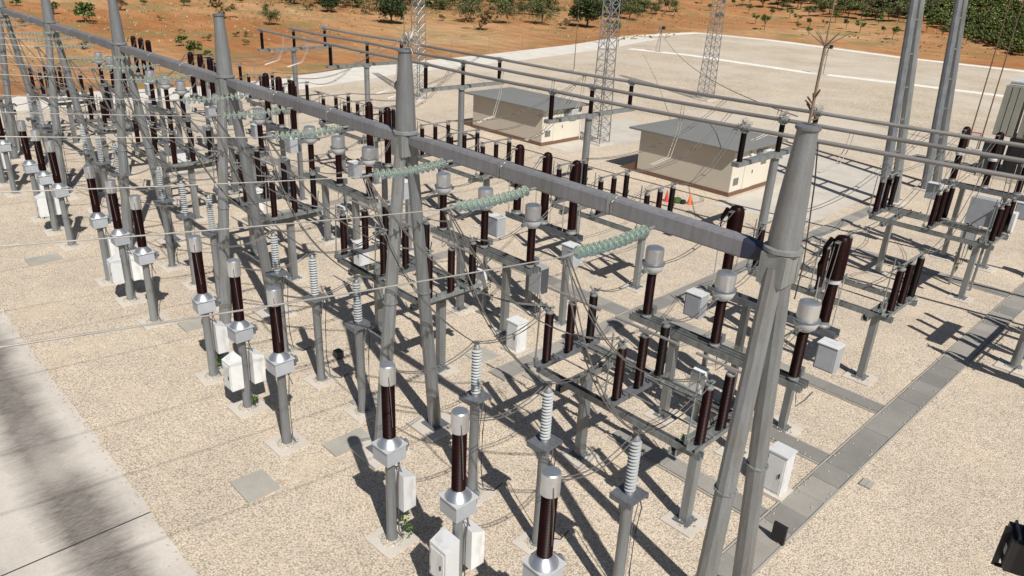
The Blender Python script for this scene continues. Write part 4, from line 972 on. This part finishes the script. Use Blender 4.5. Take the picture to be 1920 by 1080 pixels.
PL_ORCH = [('orchard', -112.5, 198.0, 1.15), ('orchard', -116.5, 210.0, 1.1), ('orchard', -108.6, 198.4, 1.16), ('orchard', -104.5, 199.7, 1.23), ('orchard', -110.1, 215.4, 1.12), ('orchard', -101.3, 199.1, 1.12), ('orchard', -107.3, 215.1, 1.28), ('orchard', -99.0, 202.2, 1.27), ('orchard', -91.2, 191.7, 0.88), ('orchard', -101.2, 214.7, 1.02), ('orchard', -93.4, 200.1, 0.97), ('orchard', -88.2, 193.4, 1.16), ('orchard', -97.9, 215.2, 1.04), ('orchard', -90.9, 202.9, 1.03), ('orchard', -84.9, 194.0, 1.04), ('orchard', -94.4, 215.4, 1.14), ('orchard', -86.5, 203.2, 1.05), ('orchard', -82.2, 195.2, 1.17), ('orchard', -91.0, 216.6, 1.26), ('orchard', -83.5, 202.6, 0.89), ('orchard', -78.6, 194.8, 1.18), ('orchard', -87.4, 217.5, 1.25), ('orchard', -78.8, 201.8, 1.04), ('orchard', -75.2, 195.1, 1.05), ('orchard', -83.4, 214.8, 0.95), ('orchard', -77.6, 204.1, 1.02), ('orchard', -71.8, 194.8, 1.08), ('orchard', -80.7, 219.0, 1.03), ('orchard', -73.2, 204.2, 1.21), ('orchard', -69.7, 195.8, 1.14), ('orchard', -76.1, 216.7, 1.16)]
PL_VINE = [('vine', -85.7, 224.1, 1.13), ('vine', -82.4, 218.7, 1.02), ('vine', -79.9, 217.5, 1.07), ('vine', -76.6, 213.3, 1.0), ('vine', -73.2, 209.2, 1.12), ('vine', -71.6, 207.7, 0.97), ('vine', -68.5, 202.9, 0.99), ('vine', -66.1, 201.6, 1.17), ('vine', -64.7, 200.5, 1.09), ('vine', -62.4, 197.5, 0.86), ('vine', -58.7, 192.9, 1.14), ('vine', -56.9, 190.3, 1.12), ('vine', -54.6, 187.9, 0.93), ('vine', -53.3, 186.7, 0.87), ('vine', -50.6, 182.7, 0.91), ('vine', -48.3, 180.3, 0.91), ('vine', -46.7, 178.6, 0.84), ('vine', -45.1, 176.7, 0.95), ('vine', -43.4, 175.3, 1.02), ('vine', -42.0, 174.4, 0.82), ('vine', -40.8, 172.9, 1.04), ('vine', -39.2, 170.7, 0.88), ('vine', -36.4, 166.2, 0.77), ('vine', -35.9, 166.3, 0.96), ('vine', -34.2, 165.1, 0.91), ('vine', -89.6, 232.3, 1.24), ('vine', -84.1, 224.7, 1.33), ('vine', -83.5, 225.5, 1.1), ('vine', -78.0, 217.7, 1.34), ('vine', -76.9, 217.0, 1.03), ('vine', -73.7, 213.1, 1.06), ('vine', -69.9, 208.5, 1.15), ('vine', -69.1, 209.1, 1.09), ('vine', -66.6, 205.4, 1.08), ('vine', -63.9, 202.9, 0.95), ('vine', -61.3, 199.7, 0.94), ('vine', -59.1, 197.0, 1.2), ('vine', -56.7, 193.3, 1.17), ('vine', -54.4, 191.6, 1.08), ('vine', -53.3, 190.6, 0.85), ('vine', -50.7, 186.9, 1.03), ('vine', -48.6, 184.4, 0.9), ('vine', -46.3, 181.3, 0.98), ('vine', -44.6, 179.2, 0.85), ('vine', -43.5, 178.4, 1.01), ('vine', -42.0, 177.8, 0.94), ('vine', -40.6, 176.0, 0.92), ('vine', -38.5, 172.1, 0.83), ('vine', -36.5, 170.0, 0.77), ('vine', -35.0, 168.0, 1.02), ('vine', -88.9, 236.0, 1.29), ('vine', -84.8, 230.1, 1.33), ('vine', -80.9, 224.9, 1.05), ('vine', -79.8, 225.8, 1.01), ('vine', -76.3, 219.6, 1.33), ('vine', -73.8, 218.3, 1.31), ('vine', -70.8, 214.3, 1.26), ('vine', -68.2, 211.5, 1.15), ('vine', -66.2, 209.2, 1.07), ('vine', -64.2, 207.5, 1.24), ('vine', -61.8, 204.0, 0.99), ('vine', -58.7, 199.2, 1.2), ('vine', -56.6, 197.7, 1.04), ('vine', -55.3, 196.5, 1.2), ('vine', -52.9, 193.1, 0.84), ('vine', -51.2, 191.5, 1.06), ('vine', -48.8, 188.2, 1.12), ('vine', -46.0, 184.3, 1.05), ('vine', -44.8, 182.5, 0.98), ('vine', -43.7, 183.0, 1.01), ('vine', -41.3, 178.7, 1.06), ('vine', -39.7, 177.8, 0.86), ('vine', -38.4, 176.6, 0.78), ('vine', -36.7, 173.3, 0.76), ('vine', -86.1, 237.4, 1.29), ('vine', -82.4, 231.5, 1.23), ('vine', -79.3, 227.8, 1.37), ('vine', -75.7, 223.8, 1.2), ('vine', -73.8, 221.5, 1.35), ('vine', -72.2, 220.7, 1.18), ('vine', -67.9, 214.8, 1.25), ('vine', -66.2, 212.4, 0.99), ('vine', -63.8, 209.7, 0.96), ('vine', -60.6, 206.0, 1.01), ('vine', -57.9, 202.3, 0.89), ('vine', -56.6, 201.9, 0.93), ('vine', -54.5, 199.1, 1.17), ('vine', -52.4, 195.8, 1.11), ('vine', -50.1, 192.8, 0.85), ('vine', -48.4, 190.4, 0.83), ('vine', -46.5, 188.8, 1.12), ('vine', -45.0, 187.6, 1.03), ('vine', -42.4, 183.4, 0.79), ('vine', -41.2, 182.1, 0.84), ('vine', -39.6, 179.9, 1.01), ('vine', -38.5, 179.9, 1.05), ('vine', -81.0, 233.9, 1.42), ('vine', -79.4, 232.8, 1.29), ('vine', -77.0, 229.7, 1.23), ('vine', -73.3, 225.1, 0.97), ('vine', -71.9, 224.2, 1.23), ('vine', -67.8, 218.5, 1.32), ('vine', -66.4, 217.3, 1.11), ('vine', -62.7, 212.4, 1.29), ('vine', -60.1, 209.0, 0.91), ('vine', -57.9, 205.5, 0.98), ('vine', -56.1, 204.2, 1.09), ('vine', -53.5, 200.2, 0.92), ('vine', -52.0, 198.3, 1.15), ('vine', -49.8, 196.5, 1.06), ('vine', -48.0, 193.6, 0.88), ('vine', -46.9, 193.4, 1.13), ('vine', -44.5, 190.6, 0.96), ('vine', -42.3, 187.5, 0.97), ('vine', -40.9, 184.5, 1.07), ('vine', -39.2, 183.9, 1.08), ('vine', -37.5, 180.9, 0.89), ('vine', -78.9, 235.7, 1.07), ('vine', -77.5, 235.9, 1.18), ('vine', -74.3, 231.4, 1.24), ('vine', -71.4, 228.4, 1.05), ('vine', -68.3, 223.3, 1.26), ('vine', -66.8, 222.5, 1.01), ('vine', -63.4, 217.7, 1.28), ('vine', -61.0, 214.5, 1.04), ('vine', -57.5, 209.0, 1.17), ('vine', -56.0, 208.4, 1.03), ('vine', -54.4, 207.0, 1.06), ('vine', -51.5, 202.6, 0.95), ('vine', -49.7, 200.7, 1.01), ('vine', -48.2, 198.0, 1.03), ('vine', -45.3, 193.8, 1.06), ('vine', -43.7, 191.8, 0.89), ('vine', -41.9, 189.2, 0.95), ('vine', -40.3, 187.7, 0.96), ('vine', -79.4, 241.6, 1.4), ('vine', -75.0, 235.1, 1.03), ('vine', -73.2, 234.1, 1.25), ('vine', -70.0, 228.8, 1.2), ('vine', -67.7, 226.9, 1.25), ('vine', -65.9, 225.4, 0.97), ('vine', -63.5, 221.9, 1.07), ('vine', -60.8, 218.2, 1.02), ('vine', -57.7, 213.6, 0.93), ('vine', -56.1, 211.5, 0.99), ('vine', -53.8, 209.0, 1.09), ('vine', -52.3, 207.8, 1.2), ('vine', -49.9, 204.6, 1.22), ('vine', -47.7, 201.5, 0.95), ('vine', -46.1, 199.8, 1.12), ('vine', -43.2, 195.0, 1.07), ('vine', -42.1, 194.3, 0.84), ('vine', -76.3, 242.3, 1.44), ('vine', -73.7, 239.2, 1.43), ('vine', -70.3, 233.7, 1.11), ('vine', -68.3, 232.5, 1.28), ('vine', -65.3, 227.6, 1.29), ('vine', -63.0, 225.9, 1.17), ('vine', -60.3, 220.5, 1.0), ('vine', -57.5, 217.3, 0.98), ('vine', -55.7, 214.7, 1.13), ('vine', -53.8, 212.4, 1.21), ('vine', -51.9, 210.5, 1.15), ('vine', -49.6, 208.5, 0.98), ('vine', -47.4, 203.9, 0.91), ('vine', -45.7, 202.5, 1.05), ('vine', -44.0, 200.8, 0.98), ('vine', -75.3, 245.0, 1.08), ('vine', -74.0, 244.6, 1.11), ('vine', -70.8, 240.4, 1.21), ('vine', -67.1, 234.4, 1.27), ('vine', -65.0, 232.1, 1.1), ('vine', -62.9, 230.1, 1.1), ('vine', -61.0, 227.0, 1.32), ('vine', -57.6, 222.2, 0.96), ('vine', -56.2, 220.8, 1.15), ('vine', -53.4, 215.8, 1.09), ('vine', -51.4, 214.0, 0.99), ('vine', -48.6, 209.5, 1.1), ('vine', -46.6, 207.1, 1.15), ('vine', -44.7, 204.5, 0.99), ('vine', -73.1, 247.3, 1.45), ('vine', -70.0, 242.9, 1.12), ('vine', -67.5, 240.0, 1.14), ('vine', -65.1, 235.8, 1.4), ('vine', -62.5, 231.8, 1.38), ('vine', -59.9, 229.9, 1.16), ('vine', -56.7, 224.3, 0.98), ('vine', -55.5, 223.3, 1.3), ('vine', -52.6, 219.6, 1.27), ('vine', -50.7, 217.3, 1.02), ('vine', -48.9, 214.1, 0.97), ('vine', -46.3, 210.6, 0.98), ('vine', -45.1, 209.0, 1.1), ('vine', -69.9, 246.9, 1.11), ('vine', -68.3, 246.1, 1.08), ('vine', -64.7, 239.5, 1.38), ('vine', -62.7, 238.0, 1.08), ('vine', -59.9, 234.6, 1.15), ('vine', -57.9, 231.5, 1.04), ('vine', -54.7, 226.6, 1.04), ('vine', -52.6, 223.3, 1.18), ('vine', -50.6, 219.6, 0.93), ('vine', -48.9, 218.7, 1.21), ('vine', -46.7, 215.1, 0.93), ('vine', -68.3, 251.0, 1.25), ('vine', -64.0, 243.4, 1.07), ('vine', -61.7, 239.6, 1.09), ('vine', -60.4, 239.6, 1.36), ('vine', -56.9, 233.8, 1.21), ('vine', -54.8, 231.5, 0.99), ('vine', -51.9, 226.5, 1.3), ('vine', -50.9, 226.0, 1.3), ('vine', -48.3, 220.7, 1.05), ('vine', -65.4, 251.3, 1.3), ('vine', -62.1, 247.2, 1.14), ('vine', -59.3, 241.5, 1.26), ('vine', -57.3, 240.2, 1.38), ('vine', -54.1, 234.0, 1.26), ('vine', -51.7, 230.4, 1.33), ('vine', -50.5, 230.2, 1.36)]
LK = {'shrub': ('round green shrub', 'shrub'), 'dryshrub': ('dry brown shrub', 'shrub'), 'loose': ('loose pale almond tree', 'tree'), 'dark': ('dense dark evergreen', 'tree'), 'sapling': ('young dark tree', 'tree')}
LONE = ['green shrub on orange soil between the two leftmost tall gantry cones', 'sprawling dry shrub at the top edge beside the fourth gantry cone', 'green shrub at top left behind the fifth gantry column', 'low green shrub at the top edge left of the third gantry cone', 'tall dry shrub just right of the third gantry cone top', 'small green shrub at the top edge right of the third gantry cone', 'green shrub of the small cluster left of the third gantry cone', 'largest green shrub of the cluster left of the third gantry cone', 'tiny brown shrub above the small green cluster', 'brown shrub touching the left side of the third gantry cone', 'brown shrub just right of the third gantry cone, left of a pair', 'brown shrub in the pair right of the third gantry cone, upper', 'brown shrub in the pair right of the third gantry cone, lower', 'green shrub at the base line of the third gantry cone, left side', 'dry shrub on the slope behind the fourth gantry column', 'loose tree above the left end of the busbar tubes', 'small olive shrub at the top edge above the busbar tube end', 'smaller round dark evergreen at the top edge, upper centre left', 'round dark evergreen left of the leftmost lattice mast', 'loose tree on the slope right of the leftmost lattice mast', 'dry shrub beside the track right of the leftmost lattice mast', 'loose tree in the middle between the first two lattice masts', 'loose tree just left of the middle lattice mast, near the yard', 'big dark evergreen directly behind the middle lattice mast', 'dark evergreen just right of the middle lattice mast', 'grey-green shrub at the yard edge right of the middle lattice mast', 'loose tree between middle and right lattice masts, by the dark evergreen', 'green shrub right of the dark evergreens at the top', 'dry shrub near the top edge above the far yard corner', 'tiny dark tree beside the rod at the far yard corner', 'tiny dark tree at the top edge above the far yard corner', 'dry shrub near the top edge between two dark evergreens, left', 'dry shrub near the top edge just left of the round evergreen', 'dry shrub left of the big dark evergreen', 'green shrub left of the big dark evergreen', 'dry shrub on the track right of the leftmost lattice mast, small', 'dry shrub above the left end of the busbar tubes', 'green shrub at the top edge right of the fourth gantry cone', 'dry shrub at the far left on the slope', 'green shrub at the top left corner', 'tiny dry shrub between the fourth and third gantry cones', 'tiny dark tree at the top edge near the fourth gantry cone']
for i, (k, x, y, s) in enumerate(PL_LONE):
    put(k, x, y, s, LONE[i], {'dark': 'dark evergreens on the slope', 'loose': 'loose trees on the slope', 'shrub': 'green shrubs on the slope', 'dryshrub': 'dry shrubs on the slope', 'sapling': 'tiny trees on the slope'}[k])
rt = random.Random(21)
PL_THICK += [(k, x+rt.uniform(-7, 7), y+rt.uniform(-9, 9), s*rt.uniform(.8, 1.2)) for k, x, y, s in PL_THICK]
for k, x, y, s in PL_THICK:
    put(k, x, y, s*.9, {'loose': 'pale tree in the thicket along the top centre', 'shrub': 'green bush in the thicket along the top centre', 'dryshrub': 'dry bush in the thicket along the top centre'}[k], 'thicket plants along the top')
for k, x, y, s in PL_YOUNG: put(k, x, y, s*1.3, 'small young tree on the orange soil of the orchard', 'young orchard trees')
PL_ORCH += [(k, x+rt.uniform(2, 5), y+rt.uniform(4, 9), s*rt.uniform(.9, 1.2)) for k, x, y, s in PL_ORCH]+[(k, x+rt.uniform(-3, 3), y+rt.uniform(12, 20), s*rt.uniform(.9, 1.2)) for k, x, y, s in PL_ORCH]
for k, x, y, s in PL_ORCH: put(k, x, y, s, 'grown orchard tree in the rows along the top right', 'grown orchard trees')
for k, x, y, s in PL_VINE: put(k, x, y, s, 'leafy citrus tree in the dense green grove at the upper right', 'citrus trees in the grove')
def tufts():
    r = random.Random(8); m = MB()
    for i in range(5200):
        if i % 3: x = r.uniform(-215, -84); y = r.uniform(-5, 150)
        else: x = r.uniform(-110, 10); y = r.uniform(150, 225)
        if x > -96 and y < 148: 
            if x > -80-.12*y*.5 : continue
        z = TH(x, y); s = r.uniform(.12, .45)
        if sin(x*.09)+cos(y*.11)+sin((x+y)*.05) < r.uniform(-1.2, 1.2): continue
        for q in range(4):
            a = r.uniform(0, 6.28); c_, s_ = cos(a)*s, sin(a)*s
            m.add([(x-c_*.5, y-s_*.5, z-.02), (x+c_*.5, y+s_*.5, z-.02), (x+c_*.8+r.uniform(-.1, .1), y+s_*.8, z+s*.6), (x-c_*.7, y-s_*.7+r.uniform(-.1, .1), z+s*.7)], [(0, 1, 2, 3)])
    tag(m.build('dry_grass', 'leaf_straw', smooth=False), 'dry straw-coloured grass tufts scattered over the orange slope', 'grass', kind='stuff')
    m = MB()
    for i in range(260):
        x = r.uniform(-200, -84); y = r.uniform(0, 140); 
        if x > -80-.12*y*.5-6: continue
        z = TH(x, y); s = r.uniform(.06, .25)
        m.lathe([(s*.6, -.05), (s, s*.3), (s*.5, s*.7)], (x, y, z), 6, (r.uniform(-.5, .5), r.uniform(-.5, .5), 1))
    tag(m.build('field_stones', 'stone', smooth=False), 'pale stones strewn over the orange slope', 'stones', kind='stuff')
tufts()
def scrub():
    r = random.Random(5); m = MB()
    for k, x, y, s in PL_THICK:
        for i in range(16):
            px, py = x+r.gauss(0, 7), y+r.gauss(0, 7)
            if px > -84-.1*py: continue
            z = TH(px, py); h = r.uniform(.25, .8)
            for q in range(14):
                p = Vector((px+r.gauss(0, h*.7), py+r.gauss(0, h*.7), z+r.uniform(.02, h)))
                u = Vector((r.gauss(0, 1), r.gauss(0, 1), r.gauss(0, .6))).normalized(); v = u.cross(Vector((0, 0, 1))); l = r.uniform(.1, .22)
                m.add([p-u*l, p-v*l*.6, p+u*l, p+v*l*.6], [(0, 1, 2, 3)])
    tag(m.build('low_scrub', 'leaf_olive', smooth=False), 'low olive-green scrub covering the slope along the top centre', 'scrub', kind='stuff')
    # stones spilled on the edges of trenches, covers and road
    m = MB()
    for i in range(1300):
        t = r.random()
        if t < .45: x = r.uniform(-30, 10); y = -6.75+abs(r.gauss(0, .14))*(-1 if r.random() < .6 else 1); z = .014
        elif t < .8: x = (-1.2 if r.random() < .5 else -.42)+r.gauss(0, .07); y = r.uniform(1.5, 30); z = .075 if -1.2 < x < -.42 else .01
        else: x = r.uniform(-10.5, -1.4); y = r.choice([8.35, 8.95, 12.5, 13.1, 4.65, 5.25])+r.gauss(0, .06); z = .07
        q = r.uniform(.014, .034)
        m.lathe([(q*.6, 0), (q, q*.5), (q*.5, q)], (x, y, z), 5, (r.uniform(-.4, .4), r.uniform(-.4, .4), 1))
    tag(m.build('spilled_stones', 'stone', smooth=False), 'loose gravel stones spilled over trench covers and the road edge', 'stones', kind='stuff')
scrub()
# weeds at the feet of posts
def weed(x, y, h, lab):
    r = random.Random(int(x*100)); m = MB()
    crown(m, r, (0, 0, h*.5), (.16, .16, h*.55), 170, .035)
    t = thing('weed', lab, 'weed', (x, y, 0), 0, 'green weeds at post feet'); m.build('leaves', 'leaf_weed', t, smooth=False)
weed(-6.7, -2.55, 1.0, 'green weed climbing the post of the left-hand brown transformer of the first bay')
weed(-14.3, -2.6, .5, 'green weed under the double white boxes of the second bay')
weed(-17.0, -2.55, .8, 'green weed by the left-hand brown transformer post of the second bay')
weed(-14.85, 7.6, 1.5, 'green weed round the terminal box post of the second nearest bay')
weed(-10.4, 7.6, .9, 'green weed by the trench corner of the second bay')
weed(-3.6, 26.9, 2.2, 'tall green weed under the far right frame')
weed(-4.3, 5.6, .6, 'green weed inside the first disconnector frame')
weed(-37, 3.0, .9, 'green weed in the fourth bay near the disconnector')
